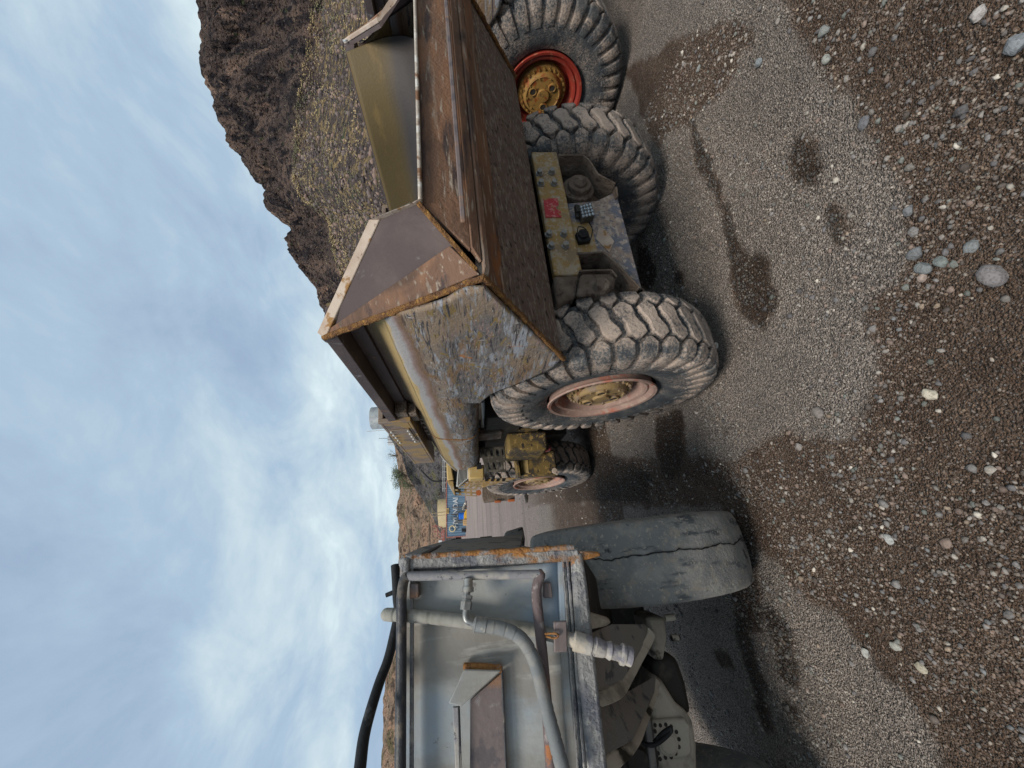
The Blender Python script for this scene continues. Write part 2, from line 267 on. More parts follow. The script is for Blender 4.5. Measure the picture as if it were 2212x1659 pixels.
# ------------------------------------------------------------------ mesh builder
class MB:
    def __init__(s): s.v = []; s.f = []
    def add(s, vs, fs):
        o = len(s.v); s.v += [tuple(p) for p in vs]; s.f += [tuple(i + o for i in f) for f in fs]; return s
    def box(s, a, b):
        x0, y0, z0 = [min(p, q) for p, q in zip(a, b)]; x1, y1, z1 = [max(p, q) for p, q in zip(a, b)]
        return s.add([(x0, y0, z0), (x1, y0, z0), (x1, y1, z0), (x0, y1, z0), (x0, y0, z1), (x1, y0, z1), (x1, y1, z1), (x0, y1, z1)],
                     [(0, 3, 2, 1), (4, 5, 6, 7), (0, 1, 5, 4), (1, 2, 6, 5), (2, 3, 7, 6), (3, 0, 4, 7)])
    def prism(s, poly, d):
        d = Vector(d); n = len(poly); a = [Vector(p) for p in poly]
        nrm = Vector((0, 0, 0))
        for i in range(n): nrm += a[i].cross(a[(i + 1) % n])
        if nrm.dot(d) > 0: a.reverse()
        return s.add(a + [p + d for p in a], [tuple(range(n)), tuple(range(2 * n - 1, n - 1, -1))] + [((i + 1) % n, i, i + n, (i + 1) % n + n) for i in range(n)])
    def bar(s, p, q, wd, h, up=(0, 0, 1)):
        p, q = Vector(p), Vector(q); d = (q - p).normalized(); u = Vector(up); sx_ = d.cross(u)
        if sx_.length < 1e-4: sx_ = d.cross(Vector((1, 0, 0)))
        sx_.normalize(); u = sx_.cross(d)
        c = [p + sx_ * wd * i / 2 + u * h * j / 2 for i, j in ((-1, -1), (1, -1), (1, 1), (-1, 1))]
        return s.prism(c, q - p)
    def tube(s, pts, r, n=12, cap=True):
        pts = [Vector(p) for p in pts]; rs = r if isinstance(r, (list, tuple)) else [r] * len(pts)
        vs = []; up = None
        for i, p in enumerate(pts):
            d = (pts[min(i + 1, len(pts) - 1)] - pts[max(i - 1, 0)]).normalized()
            if up is None: up = d.orthogonal().normalized()
            up = (up - d * up.dot(d)).normalized(); sd_ = d.cross(up)
            vs += [p + (up * math.cos(a) + sd_ * math.sin(a)) * rs[i] for a in [2 * math.pi * k / n for k in range(n)]]
        fs = [(i * n + k, i * n + (k + 1) % n, (i + 1) * n + (k + 1) % n, (i + 1) * n + k) for i in range(len(pts) - 1) for k in range(n)]
        if cap: fs += [tuple(range(n - 1, -1, -1)), tuple((len(pts) - 1) * n + k for k in range(n))]
        return s.add(vs, fs)
    def cyl(s, p, q, r, n=16, r2=None): return s.tube([p, q], [r, r if r2 is None else r2], n)
    def grid(s, fn, us, vs_):
        vv = [fn(u, v) for u in us for v in vs_]; nv = len(vs_)
        return s.add(vv, [(i * nv + j, (i + 1) * nv + j, (i + 1) * nv + j + 1, i * nv + j + 1) for i in range(len(us) - 1) for j in range(nv - 1)])
    def revolve(s, prof, n=48, axis='x', c=(0, 0, 0)):
        vs = []
        for k in range(n):
            a = 2 * math.pi * k / n
            for l, r in prof:
                if axis == 'x': vs.append((c[0] + l, c[1] + r * math.cos(a), c[2] + r * math.sin(a)))
                else: vs.append((c[0] + r * math.cos(a), c[1] + r * math.sin(a), c[2] + l))
        m_ = len(prof)
        return s.add(vs, [(k * m_ + j, ((k + 1) % n) * m_ + j, ((k + 1) % n) * m_ + j + 1, k * m_ + j + 1) for k in range(n) for j in range(m_ - 1)])
def comps(mb):
    par = list(range(len(mb.v)))
    def fd(a):
        while par[a] != a: par[a] = par[par[a]]; a = par[a]
        return a
    for f in mb.f:
        r0 = fd(f[0])
        for i in f[1:]: par[fd(i)] = r0
    g = {}
    for f in mb.f: g.setdefault(fd(f[0]), []).append(f)
    out_ = []
    for fs in g.values():
        ids = sorted({i for f in fs for i in f}); mp = {i: k for k, i in enumerate(ids)}
        q = MB(); q.v = [mb.v[i] for i in ids]; q.f = [tuple(mp[i] for i in f) for f in fs]; out_.append(q)
    return out_
def obj(name, mb, mat, parent=None, org=(0, 0, 0), bevel=0, smooth=35, solid=0, loc=None, split=0):
    if split:
        cs = comps(mb); first = None
        for i in range(0, len(cs), split):
            q = MB()
            for c in cs[i:i + split]: q.add(c.v, c.f)
            o = obj(name, q, mat, parent, org, bevel, smooth, solid, loc); first = first or o
        return first
    me = bpy.data.meshes.new(name)
    o3 = Vector(org); me.from_pydata([tuple(Vector(p) - o3) for p in mb.v], [], mb.f); me.validate()
    if smooth:
        me.shade_smooth(); me.set_sharp_from_angle(angle=R_(smooth))
    if mat: me.materials.append(MT[mat] if isinstance(mat, str) else mat)
    o = bpy.data.objects.new(name, me); col.objects.link(o)
    if parent: o.parent = parent
    if loc is not None: o.location = loc
    if solid:
        md = o.modifiers.new('solid', 'SOLIDIFY'); md.thickness = solid; md.offset = 0
    if bevel:
        md = o.modifiers.new('bevel', 'BEVEL'); md.width = bevel; md.segments = 2; md.limit_method = 'ANGLE'; md.angle_limit = R_(40)
    return o
def tag(o, label=None, cat=None, group=None, kind=None):
    if label: o['label'] = label
    if cat: o['category'] = cat
    if group: o['group'] = group
    if kind: o['kind'] = kind
    return o
def empty(name, loc):
    o = bpy.data.objects.new(name, None); o.location = loc; o.empty_display_size = .2; col.objects.link(o); return o
def smooth_path(pts, k=6):
    pts = [Vector(p) for p in pts]; q = [pts[0]] + pts + [pts[-1]]; o = []
    for i in range(1, len(q) - 2):
        for j in range(k):
            t = j / k; a, b, c, d = q[i - 1:i + 3]
            o.append(.5 * ((2 * b) + (c - a) * t + (2 * a - 5 * b + 4 * c - d) * t * t + (3 * b - a - 3 * c + d) * t ** 3))
    return o + [pts[-1]]
# ------------------------------------------------------------------ wheels
def catmull2(p, k=5):
    v = smooth_path([(a, b, 0) for a, b in p], k); return [(q.x, q.y) for q in v]
def make_tyre_mb(R=.75, W=.200, NB=36, blocks=True, seed=1):
    rnd = random.Random(seed)
    half = [(0, .722), (.09, .72), (.165, .706), (.203, .672), (.220, .61), (.225, .53), (.205, .44), (.165, .37)]
    k = R / .75
    prof = [(-a * W / .225, b * k) for a, b in reversed(half[1:])] + [(a * W / .225, b * k) for a, b in half]
    prof = catmull2(prof, 4); mb = MB(); mb.revolve(prof, 96)
    if not blocks: return mb
    S = [0]
    for i in range(1, len(prof)): S.append(S[-1] + math.dist(prof[i], prof[i - 1]))
    mid = S[-1] / 2
    la = np.array([p[0] for p in prof]); ra = np.array([p[1] for p in prof]); sa = np.array(S) - mid
    def pt(th, s, h):
        l = np.interp(s, sa, la); r = np.interp(s, sa, ra)
        e = .004; dl = np.interp(s + e, sa, la) - np.interp(s - e, sa, la); dr = np.interp(s + e, sa, ra) - np.interp(s - e, sa, ra)
        n = math.hypot(dl, dr); nl, nr = -dr / n, dl / n
        if nr < 0 and abs(s) < .1: nl, nr = -nl, -nr
        l += nl * h; r += nr * h
        return (l, r * math.cos(th), r * math.sin(th))
    pitch = 2 * math.pi / NB
    def block(th0, ss, wl, wr, hh, bev=.075):
        # ss: stations; wl/wr: theta left/right fractions of pitch; hh: heights
        rows = len(ss); vs = []
        for i in range(rows):
            bl = bev
            a, b = wl[i], wr[i]; c = (a + b) / 2
            q = [a, a + bl * .35, a + bl * 1.1, c, b - bl * 1.1, b - bl * .35, b]; h = hh[i]
            if b - a < 3.2 * bl: q = [a, a + (b - a) * .2, a + (b - a) * .35, c, b - (b - a) * .35, b - (b - a) * .2, b]
            hs = [-.004, h * .86, h, h * 1.02, h, h * .86, -.004]
            vs += [pt(th0 + t_ * pitch, ss[i], z_) for t_, z_ in zip(q, hs)]
        n = 7
        mb.add(vs, [(i * n + j, (i + 1) * n + j, (i + 1) * n + j + 1, i * n + j + 1) for i in range(rows - 1) for j in range(n - 1)])
    H = .040
    for kb in range(NB):
        th = kb * pitch + rnd.uniform(-.01, .01) * pitch; j = lambda: rnd.uniform(-.03, .03)
        ss = [-.112, -.104, -.098, -.075, -.045, -.015, .015, .045, .075, .098, .104, .112]
        sh = [.20, .20, .20, .20, .15, .06, -.06, -.15, -.20, -.20, -.20, -.20]
        wd = [.11, .13, .16, .395, .395, .32, .32, .395, .395, .16, .13, .11]
        hh = [-.004, H * .7, H, H, H, H * .97, H * .97, H, H, H, H * .7, -.004]
        a = j(); bb = j()
        block(th, ss, [c - w_ + a for c, w_ in zip(sh, wd)], [c + w_ + bb for c, w_ in zip(sh, wd)], hh)
        for sg in (-1, 1):
            off = .5 if sg > 0 else .5
            ss = [.090, .096, .102, .130, .165, .19, .23, .275, .315, .33]
            wd = [.08, .12, .16, .38, .38, .36, .33, .31, .28, .26]
            hh = [-.004, H * .7, H, H * 1.02, H, H * .85, H * .5, H * .34, H * .2, -.004]
            c0 = off + (.16 if sg < 0 else -.16) + j()
            SS = [sg * q for q in ss]; wl = [c0 - q for q in wd]; wr = [c0 + q for q in wd]
            if sg < 0: SS, wl, wr, hh = SS[::-1], wl[::-1], wr[::-1], hh[::-1]
            block(th, SS, wl, wr, hh)
    return mb
_tyre_mesh = {}
def make_wheel(parent, loc, outer, tmat='tyre', rmat='rim_dust', hmat='hub', rot=0.0, name='wheel', yaw=0.0):
    rim = MB()
    rim.revolve([(.15, .35), (-.12, .35), (-.168, .355), (-.186, .372), (-.196, .368), (-.192, .348), (-.168, .336), (-.158, .325), (-.168, .312), (-.160, .296), (-.120, .290),
                 (-.108, .282), (-.100, .268), (-.06, .262), (-.055, .20), (-.05, .0)], 64)
    wq = obj(name, rim, rmat, parent, smooth=40)
    wq.location = loc; wq.rotation_euler = (rot if outer < 0 else 0, 0, yaw + (0 if outer < 0 else math.pi))
    key = tmat
    if key not in _tyre_mesh:
        ty = obj('tyre', make_tyre_mb(), tmat, None, smooth=30); _tyre_mesh[key] = ty.data
    else:
        ty = bpy.data.objects.new('tyre', _tyre_mesh[key]); col.objects.link(ty)
    ty.parent = wq
    hb = MB()
    hb.revolve([(0, .235), (-.055, .228), (-.062, .222), (-.066, .19), (-.085, .182), (-.105, .172), (-.112, .16), (-.104, .15), (-.108, .06), (-.125, .055), (-.128, 0)], 48)
    for k in range(26):
        a = 2 * math.pi * k / 26
        hb.cyl((-.058, .206 * math.cos(a), .206 * math.sin(a)), (-.084, .206 * math.cos(a), .206 * math.sin(a)), .011, 6)
    for k in range(3):
        a = 2 * math.pi * k / 3 + .5; cy, cz = .105 * math.cos(a), .105 * math.sin(a)
        hb.revolve([(-.10, .040), (-.118, .038), (-.120, .030), (-.112, .027), (-.109, .0)], 20, c=(0, cy, cz))
    for k in range(9):
        a = 2 * math.pi * k / 9; hb.cyl((-.10, .15 * math.cos(a), .15 * math.sin(a)), (-.118, .15 * math.cos(a), .15 * math.sin(a)), .008, 6)
    hb.v = [(a - .062, b, c) for a, b, c in hb.v]
    h = obj('hub', hb, hmat, wq, smooth=30)
    pk = MB()
    for k in range(3):
        a = 2 * math.pi * k / 3 + .5; cy, cz = .105 * math.cos(a), .105 * math.sin(a)
        pk.cyl((-.105, cy, cz), (-.1145, cy, cz), .026, 16)
    pk.v = [(a - .062, b, c) for a, b, c in pk.v]
    obj('hub_port', pk, 'dark', wq, split=1)
    return wq

# ------------------------------------------------------------------ haul truck
TC = 1.86                                    # truck centre line
T0 = Vector((TC, 2.3, 0))
truck = tag(empty('haul_truck', T0), 'dusty haul truck with scraped rusty dump bed and work light, right of the grey machine', 'haul truck', 'haul trucks parked side by side')
def tp(name, mb, mat, parent=truck, **k): return obj(name, mb, mat, parent, org=T0 if parent is truck else (0, 0, 0), **k)
def sub(name, mb, mat, parent, **k): return obj(name, mb, mat, parent, org=T0, **k)
mir = lambda p: Vector((2 * TC - p[0], p[1], p[2]))
K_ = Vector((.84, 1.12, 1.572)); P1 = Vector((.84, 1.48, 2.232)); F_ = Vector((.825, 1.262, 1.478)); L_ = Vector((.775, 1.70, 1.177))
B_ = P(905, 440, y=1.05); A_ = P(822, 478, y=1.2)
# outer wall skin ---------------------------------------------------
sec = catmull2([(.975, 2.15), (.955, 2.06), (.895, 2.00), (.845, 1.945), (.825, 1.86), (.812, 1.76), (.812, 1.68), (.832, 1.625), (.88, 1.595), (1.0, 1.585), (1.25, 1.585)], 4)
def y_rear(z): return 1.12 + max(z - 1.572, 0) * .545
def y_front(z):
    if z > 2.03: return 3.85
    if z > 1.87: return 5.06 - (z - 1.87) / .16 * 1.15
    return 4.93 + (z - 1.6) / .27 * .13
ILOW = max(i for i, p in enumerate(sec) if p[1] > 1.68); ZL0 = sec[ILOW][1]
def ZB(y): return float(np.interp(y, [1.12, 1.262, 1.70, 1.80, 1.90, 2.0, 2.1, 2.2, 2.36], [1.572, 1.478, 1.177, 1.20, 1.27, 1.35, 1.44, 1.52, 1.585]))
def wall(side):
    def fn(u, v):
        x, z = sec[int(u)]; y = y_rear(z) + (y_front(z) - y_rear(z)) * v
        if y < 2.36 and int(u) >= ILOW:
            q = (int(u) - ILOW) / (len(sec) - 1 - ILOW); z = ZL0 + (ZB(y) - ZL0) * q; x = .812 - .037 * max(0, 1.66 - z) / .48
        x += .004 * mn.noise(Vector((0, y * 2.3, z * 5)))
        return (x if side < 0 else 2 * TC - x, y, z)
    return fn
n_up = 12
vs_ = [i / 45 * .33 for i in range(45)] + [.33 + i / 30 * .67 for i in range(31)]
mb = MB(); mb.grid(wall(-1), range(0, n_up), vs_); tp('upper_wall', mb, 'bed_side', smooth=60, solid=.018)
mb = MB(); mb.grid(wall(1), range(0, n_up), vs_); tp('upper_wall', mb, 'bed_side', smooth=60, solid=.018)
def low_plate(side):
    mb = MB()
    ys = np.linspace(1.12, 2.36, 26)
    def zb(y):
        return float(np.interp(y, [1.12, 1.262, 1.70, 1.80, 1.90, 2.0, 2.1, 2.2, 2.36], [1.572, 1.478, 1.177, 1.20, 1.27, 1.35, 1.44, 1.52, 1.60]))
    def fn(u, v):
        y = ys[int(u)]; z = 1.656 + (min(zb(y), 1.65) - 1.656) * v
        x = .812 - .037 * (1.656 - z) / .46 + .004 * mn.noise(Vector((0, y * 2.3, z * 5)))
        return (x if side < 0 else 2 * TC - x, y, z)
    mb.grid(fn, range(26), [i / 6 for i in range(7)]); return mb
mb = MB(); mb.grid(wall(-1), range(n_up - 1, len(sec)), vs_)
side = tp('side_wall', mb, 'bed_side', smooth=60, solid=.018)
mb = MB(); mb.grid(wall(1), range(n_up - 1, len(sec)), vs_); tp('side_wall', mb, 'bed_side', smooth=60, solid=.018)
# weld seam across the side wall and the pale front flange
mb = MB(); mb.tube([(x - .012 if i < 30 else x, 3.31, z - (.012 if z < 1.6 else 0)) for i, (x, z) in enumerate(sec[8:34])], .006, 6); tp('weld_seam', mb, 'bead')
mb = MB()
for q in range(len(sec) - 1):
    (x0, z0), (x1, z1) = sec[q], sec[q + 1]
    if z0 < 2.0: mb.bar((x0 + .012, y_front(z0) + .008, z0), (x1 + .012, y_front(z1) + .008, z1), .05, .03, up=(0, 1, 0))
tp('front_flange', mb, 'bed_top', smooth=50)
# top rail
for sg in (-1, 1):
    g = (lambda p: Vector(p)) if sg < 0 else mir
    mb = MB()
    mb.prism([g(q) for q in ((.838, 1.47, 2.235), (.985, 1.47, 2.235), (.985, 1.44, 2.175), (.838, 1.44, 2.175))], (0, 1.28, 0))
    mb.box(g((.94, 1.46, 2.10)), g((.985, 2.75, 2.174)))
    tp('top_rail', mb, 'wing', bevel=.004)
    # hoist box beam (hollow)
    mb = MB(); y0, y1 = 2.75, 4.42; xa, xb, za, zb_ = .835, 1.02, 2.085, 2.305
    mb.box(g((xa, y0, zb_ - .02)), g((xb, y1, zb_))); mb.box(g((xa, y0, za)), g((xb, y1, za + .02)))
    mb.box(g((xa, y0 + .02, za + .021)), g((xa + .02, y1, zb_ - .021))); mb.box(g((xb - .02, y0 + .02, za + .021)), g((xb, y1, zb_ - .021)))
    mb.box(g((xa - .004, y0 - .02, za - .004)), g((xa + .028, y0 + .019, zb_ + .004)))
    mb.box(g((xa + .0285, y0 - .02, zb_ - .03)), g((xb, y0 + .019, zb_ + .004)))
    mb.box(g((xa + .0285, y0 - .02, za - .004)), g((xb, y0 + .019, za + .03)))
    bx_ = tp('hoist_beam', mb, 'beam', bevel=.004)
    mb = MB(); mb.prism([g(q) for q in ((xa - .008, 2.95, 2.275), (xa - .008, 2.93, 2.125), (xa - .008, 3.32, 2.115), (xa - .008, 3.34, 2.275))], ((.007 if sg < 0 else -.007), 0, 0))
    cp = tp('cover_plate', mb, 'beam', parent=truck, bevel=.002)
    mb = MB()
    for yy in np.linspace(2.97, 3.33, 5):
        for zz in (2.135, 2.262): mb.tube([g((xa - .009, yy, zz)), g((xa - .020, yy, zz))], .011, 8)
    tp('rivet', mb, 'galv', split=1)
    mb = MB(); mb.box(g((.86, 2.62, 2.09)), g((.95, 2.73, 2.17))); mb.box(g((.865, 2.66, 2.03)), g((.94, 2.86, 2.084)))
    for q in range(6): mb.box(g((.90, 2.8 + q * .12, 2.0 + .01 * (q % 2))), g((.94, 2.85 + q * .12, 2.05)))
    tp('bracket', mb, 'mud', bevel=.004, split=1)
# liner (inside of the bed)
lin = catmull2([(.968, 2.225), (.972, 2.05), (.99, 1.96), (1.05, 1.86), (1.18, 1.78), (1.4, 1.745), (1.86, 1.74)], 5)
lin = [(x + .02, z) for x, z in lin]; full = lin + [(2 * TC - x, z) for x, z in reversed(lin[:-1])]
mb = MB(); mb.grid(lambda u, v: (full[int(u)][0], 1.30 + max(full[int(u)][1] - 1.75, 0) * .36 + v * 2.5, full[int(u)][1]), range(len(full)), [-.005, .25, .5, .75, 1])
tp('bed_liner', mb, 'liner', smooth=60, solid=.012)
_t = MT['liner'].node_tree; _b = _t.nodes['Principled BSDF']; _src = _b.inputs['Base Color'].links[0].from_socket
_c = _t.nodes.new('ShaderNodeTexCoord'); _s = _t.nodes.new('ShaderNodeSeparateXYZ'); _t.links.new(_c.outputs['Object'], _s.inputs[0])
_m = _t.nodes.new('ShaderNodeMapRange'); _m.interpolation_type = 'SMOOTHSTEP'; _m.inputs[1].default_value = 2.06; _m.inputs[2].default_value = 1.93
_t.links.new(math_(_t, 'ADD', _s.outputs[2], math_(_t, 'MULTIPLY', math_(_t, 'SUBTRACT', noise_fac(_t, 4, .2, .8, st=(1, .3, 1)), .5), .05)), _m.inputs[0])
_t.links.new(mixc(_t, _m.outputs[0], _src, (.042, .036, .034)), _b.inputs['Base Color'])  # paints the shade of the bed's lower curve into the liner colour
mb = MB(); _pa = [P(*ZM(1200, 0, 1.58)(238 + i * 14, 252 + 9 * mn.noise(Vector((i * .8, 0, 0)))), y=1.44) for i in range(16)]; mb.tube(_pa, [.006 - .0003 * i for i in range(16)], 6); tp('weld_bead', mb, 'white')
mb = MB(); mb.box((.99, 3.8, 1.60), (2 * TC - .99, 3.84, 2.2)); tp('bulkhead', mb, 'bed_gold', bevel=.005)
# tail: lip, rust face, ledges, underside
xl, xr = B_.x, 2 * TC - B_.x
def lat(y0, z0, x0, y1, z1, x1, th=.02):       # a lateral plate between two (y,z) lines
    a = [Vector((x0, y0, z0)), Vector((2 * TC - x0, y0, z0)), Vector((2 * TC - x1, y1, z1)), Vector((x1, y1, z1))]
    n = (a[1] - a[0]).cross(a[3] - a[0]).normalized()
    if n.y < 0: n = -n
    return MB().prism(a, n * th)
ridge = P(1019, 556, y=1.075); groove = P(1044, 573, y=1.09)
mb = lat(B_.y + .004, B_.z - .004, xl + .012, 1.09, ridge.z, K_.x + .10); tp('tail_face', mb, 'rust_brown', bevel=.004)
mb = MB(); mb.grid(lambda u, v: Vector((xl + (xr - xl) * u, B_.y - .006 + .002 * mn.noise(Vector((u * 30, 0, 0))), B_.z + .001 - v * .014)), [i / 30 for i in range(31)], [0, 1])
tp('lip_edge', mb, 'lip_edge', solid=.018)
mb = MB(); mb.bar((K_.x + .20, 1.066, ridge.z + .02), (2 * TC - K_.x - .20, 1.066, ridge.z + .02), .012, .018); tp('wear_bar', mb, 'steel_brown', bevel=.004)
mb = lat(1.085, ridge.z - .004, K_.x + .11, 1.105, groove.z + .003, K_.x + .06); tp('tail_face', mb, 'rust_brown', bevel=.003)
mb = lat(1.105, groove.z - .004, K_.x + .04, 1.118, K_.z + .003, K_.x + .003, .03); tp('tail_bar', mb, 'rust_brown', bevel=.006)
mb = lat(1.122, K_.z - .002, K_.x + .004, F_.y - .002, F_.z + .002, F_.x + .004, .03); tp('chute_underside', mb, 'rust_brown', bevel=.004)
mb = lat(F_.y + .004, F_.z + .006, F_.x + .008, L_.y, L_.z, L_.x + .006, .02); tp('tail_underside', mb, 'mud_under', bevel=.004)
mb = MB(); mb.prism([(xl, B_.y + .03, B_.z - .02), (xr, B_.y + .03, B_.z - .02), (2 * TC - .96, 1.42, 1.72), (.96, 1.42, 1.72)], (0, .01, -.02)); tp('tail_floor', mb, 'wing')
mb = MB(); mb.box((1.32, 1.74, 1.20), (2.40, 3.9, 1.58)); mb.box((.9, 1.72, 1.45), (2 * TC - .9, 2.2, 1.58)); tp('belly', mb, 'mud', bevel=.01, split=1)
# wings with cap strips
for sg in (-1, 1):
    g = (lambda p: Vector(p)) if sg < 0 else mir
    pts = [g(P1 + Vector((0, .0, -.01))), g(A_), g(B_), g(K_ + Vector((.012, 0, .006)))]
    n = (pts[1] - pts[0]).cross(pts[3] - pts[0]).normalized()
    if n.y < 0: n = -n
    ctr = sum(pts, Vector()) / 4
    upv = Vector((0, 0, 1)); w01 = (pts[1] - pts[0]).normalized(); w12 = (pts[2] - pts[1]).normalized(); q01 = (upv - w01 * upv.dot(w01)); q01 = (q01 - n * q01.dot(n)).normalized(); q12 = (upv - w12 * upv.dot(w12)); q12 = (q12 - n * q12.dot(n)).normalized()
    mb = MB(); mb.prism([pts[0] + q01 * .036, pts[1] + (q01 + q12).normalized() * .038, pts[2] + q12 * .016, pts[2], pts[3]], n * .018)
    tp('wing_plate', mb, 'wing')
    # end band along P1-K, standing proud
    e1 = (pts[2] - pts[3]).normalized(); t0 = (pts[1] - pts[0]).normalized()
    band = [pts[0] - n * .003, pts[0] + t0 * .035 - n * .003, pts[3] + e1 * .14 + (pts[0] - pts[3]) * .02 - n * .003, pts[3] - n * .003]
    mb = MB(); mb.prism(band, -n * .012); tp('end_band', mb, 'rust_brown', bevel=.003)
    # cap: flat bar standing on the top edge, leaning out towards the rear
    mb = MB(); o0, o1 = -n * .002, -n * .020; qm = (q01 + q12).normalized()
    mb.prism([pts[0] + q01 * .036 + o0, pts[1] + qm * .038 + o0, pts[1] - qm * .014 + o0, pts[0] - q01 * .014 + o0], o1)
    mb.prism([pts[1] + qm * .0385 + o0, pts[2] + q12 * .017 + o0, pts[2] - q12 * .022 + o0, pts[1] - qm * .0145 + o0], o1 * .96)
    tp('wing_cap', mb, 'cap', bevel=.004, split=1)
    mb = MB(); mb.bar(pts[2] - n * .006, pts[3] + e1 * .02 - n * .006, .014, .016); tp('corner_bead', mb, 'bead', bevel=.003)
    # rust weld bead along the rear edge of the side wall
    pa = []
    for t_ in np.linspace(0, 1, 30): pa.append(g(P1.lerp(K_, t_) + Vector((-.004, -.006 - .014 * math.sin(math.pi * t_) * 0, 0)) + Vector((mn.noise(Vector((t_ * 20, 1, 0))), mn.noise(Vector((t_ * 20, 3, 0))), 0)) * .005))
    for t_ in np.linspace(0, 1, 26)[1:]:
        c = K_.lerp(F_, t_ * 3) if t_ < .333 else F_.lerp(L_, (t_ - .333) / .667)
        pa.append(g(c + Vector((-.004, -.006, -.004)) + Vector((mn.noise(Vector((t_ * 20, 7, 0))), 0, mn.noise(Vector((t_ * 20, 9, 0))))) * .006))
    rr = [.013 + .005 * mn.noise(Vector((i * .7, 0, 5))) for i in range(len(pa))]
    mb = MB(); mb.tube(pa, rr, 8); tp('weld_bead', mb, 'bead', smooth=60)
    mb = MB(); mb.revolve([(-.03, 0), (-.03, .035), (.03, .035), (.03, 0)], 16, c=tuple(g(P1 + Vector((.03, .03, -.02))))); tp('corner_boss', mb, 'wing', bevel=.008)
# rear frame -------------------------------------------------------------
z6 = ZM(2050, 560, 2.593)
F6 = lambda a, b, y=1.8: P(*z6(a, b), y=y)
mb = MB(); mb.prism([F6(345, 1355, 1.76), F6(110, 95, 1.76), F6(372, 95, 1.76), F6(640, 1355, 1.76)], (0, .06, 0)); fr = tp('frame_beam', mb, 'yellow', bevel=.01)
mb = MB()
for a, b in ((190, 325), (205, 430), (315, 315), (340, 430), (285, 950), (310, 1070), (437, 945), (455, 1065)):
    c = F6(a, b, 1.76); mb.cyl(c, c - Vector((0, .008, 0)), .023, 12); mb.cyl(c - Vector((0, .008, 0)), c - Vector((0, .03, 0)), .018, 6)
sub('frame_bolt', mb, 'fitting', fr, split=2)
mb = MB(); q = [F6(232, 575, 1.755), F6(380, 570, 1.755), F6(388, 640, 1.755), F6(360, 660, 1.755), F6(362, 680, 1.755), F6(408, 705, 1.755), F6(418, 765, 1.755), F6(255, 768, 1.755)]
mb.prism(q, (0, .003, 0)); sub('red_marker', mb, 'red_tape', fr)
mb = MB(); mb.prism([F6(480, 622), F6(770, 600), F6(975, 500), F6(1240, 1500), F6(950, 1190), F6(850, 1120), F6(560, 1130)], (0, .03, 0)); lp = tp('rear_plate', mb, 'plate_blue', bevel=.006)
mb = MB(); mb.prism([F6(515, 820, 1.796), F6(690, 810, 1.796), F6(740, 920, 1.796), F6(782, 1115, 1.796), F6(565, 1125, 1.796)], (0, .003, 0)); sub('yellow_patch', mb, 'yellow', lp)
mb = MB(); mb.prism([F6(800, 865, 1.795), F6(770, 985, 1.795), F6(905, 1125, 1.795), F6(955, 1010, 1.795), F6(870, 900, 1.795)], (0, .003, 0)); sub('scuffed_sticker', mb, 'cap', lp)
# flanges round both openings
def strip(pts_, mb, wdt=.06, th=.012, y0=1.785):
    for a, b in zip(pts_[:-1], pts_[1:]):
        a = Vector(a); b = Vector(b); mb.bar(a + Vector((0, wdt / 2, 0)), b + Vector((0, wdt / 2, 0)), th, wdt, up=(0, 1, 0))
mb = MB()
strip([F6(385, 128, 1.74), F6(640, 128, 1.74), F6(700, 175, 1.74), F6(790, 320, 1.74), F6(970, 418, 1.74), F6(985, 520, 1.76)], mb, .16)
strip([F6(575, 1130, 1.75), F6(850, 1120, 1.75), F6(940, 1190, 1.75), F6(1220, 1480, 1.75)], mb, .14)
strip([F6(600, 1310, 1.72), F6(930, 1300, 1.72), F6(985, 1370, 1.72)], mb, .1)
tp('frame_flange', mb, 'mud', bevel=.003, split=1)
# side cheek with pin, roller drums
mb = MB(); mb.prism([F6(335, 1360, 1.74), F6(610, 1350, 1.74), F6(570, 1560, 1.74), F6(375, 1659, 1.74)], (0, .3, 0)); mb.prism([F6(610, 1335, 1.70), F6(930, 1330, 1.70), F6(985, 1390, 1.70), F6(960, 1480, 1.70), F6(870, 1540, 1.70), F6(575, 1550, 1.70)], (0, .05, 0)); tp('hinge_cheek', mb, 'mud', bevel=.02, split=1)
mb = MB(); c = F6(800, 1475, 1.70); mb.cyl(c + Vector((0, .1, 0)), c + Vector((-.01, -.05, -.01)), .048, 20, .040); tp('hinge_pin', mb, 'mud', bevel=.008)
mb = MB(); c = F6(600, 440, 1.80); mb.cyl(c + Vector((0, .2, 0)), c + Vector((0, .02, 0)), .105, 28); mb.cyl(c + Vector((0, .03, 0)), c + Vector((0, -.02, 0)), .075, 28); mb.cyl(c, c + Vector((0, -.035, 0)), .045, 20)
c = F6(860, 1290, 1.95); mb.cyl(c, c + Vector((0, .2, 0)), .11, 24); tp('roller', mb, 'mud', bevel=.008, split=3)
mb = MB(); mb.prism([F6(400, 130, 2.0), F6(700, 140, 2.0), F6(985, 480, 2.0), F6(800, 620, 2.0), F6(480, 620, 2.0)], (0, .03, 0)); mb.prism([F6(580, 1100, 2.0), F6(950, 1150, 2.0), F6(1260, 1560, 1.95), F6(1100, 1620, 1.95), F6(560, 1600, 2.0)], (0, .03, 0)); tp('recess_back', mb, 'mud', split=1)
mb = MB(); mb.prism([F6(1000, 1330, 1.84), F6(1240, 1500, 1.84), F6(1262, 1560, 1.84), F6(1060, 1560, 2.1), F6(960, 1480, 2.1)], (0, 0, -.012)); tp('floor_plate', mb, 'mud')
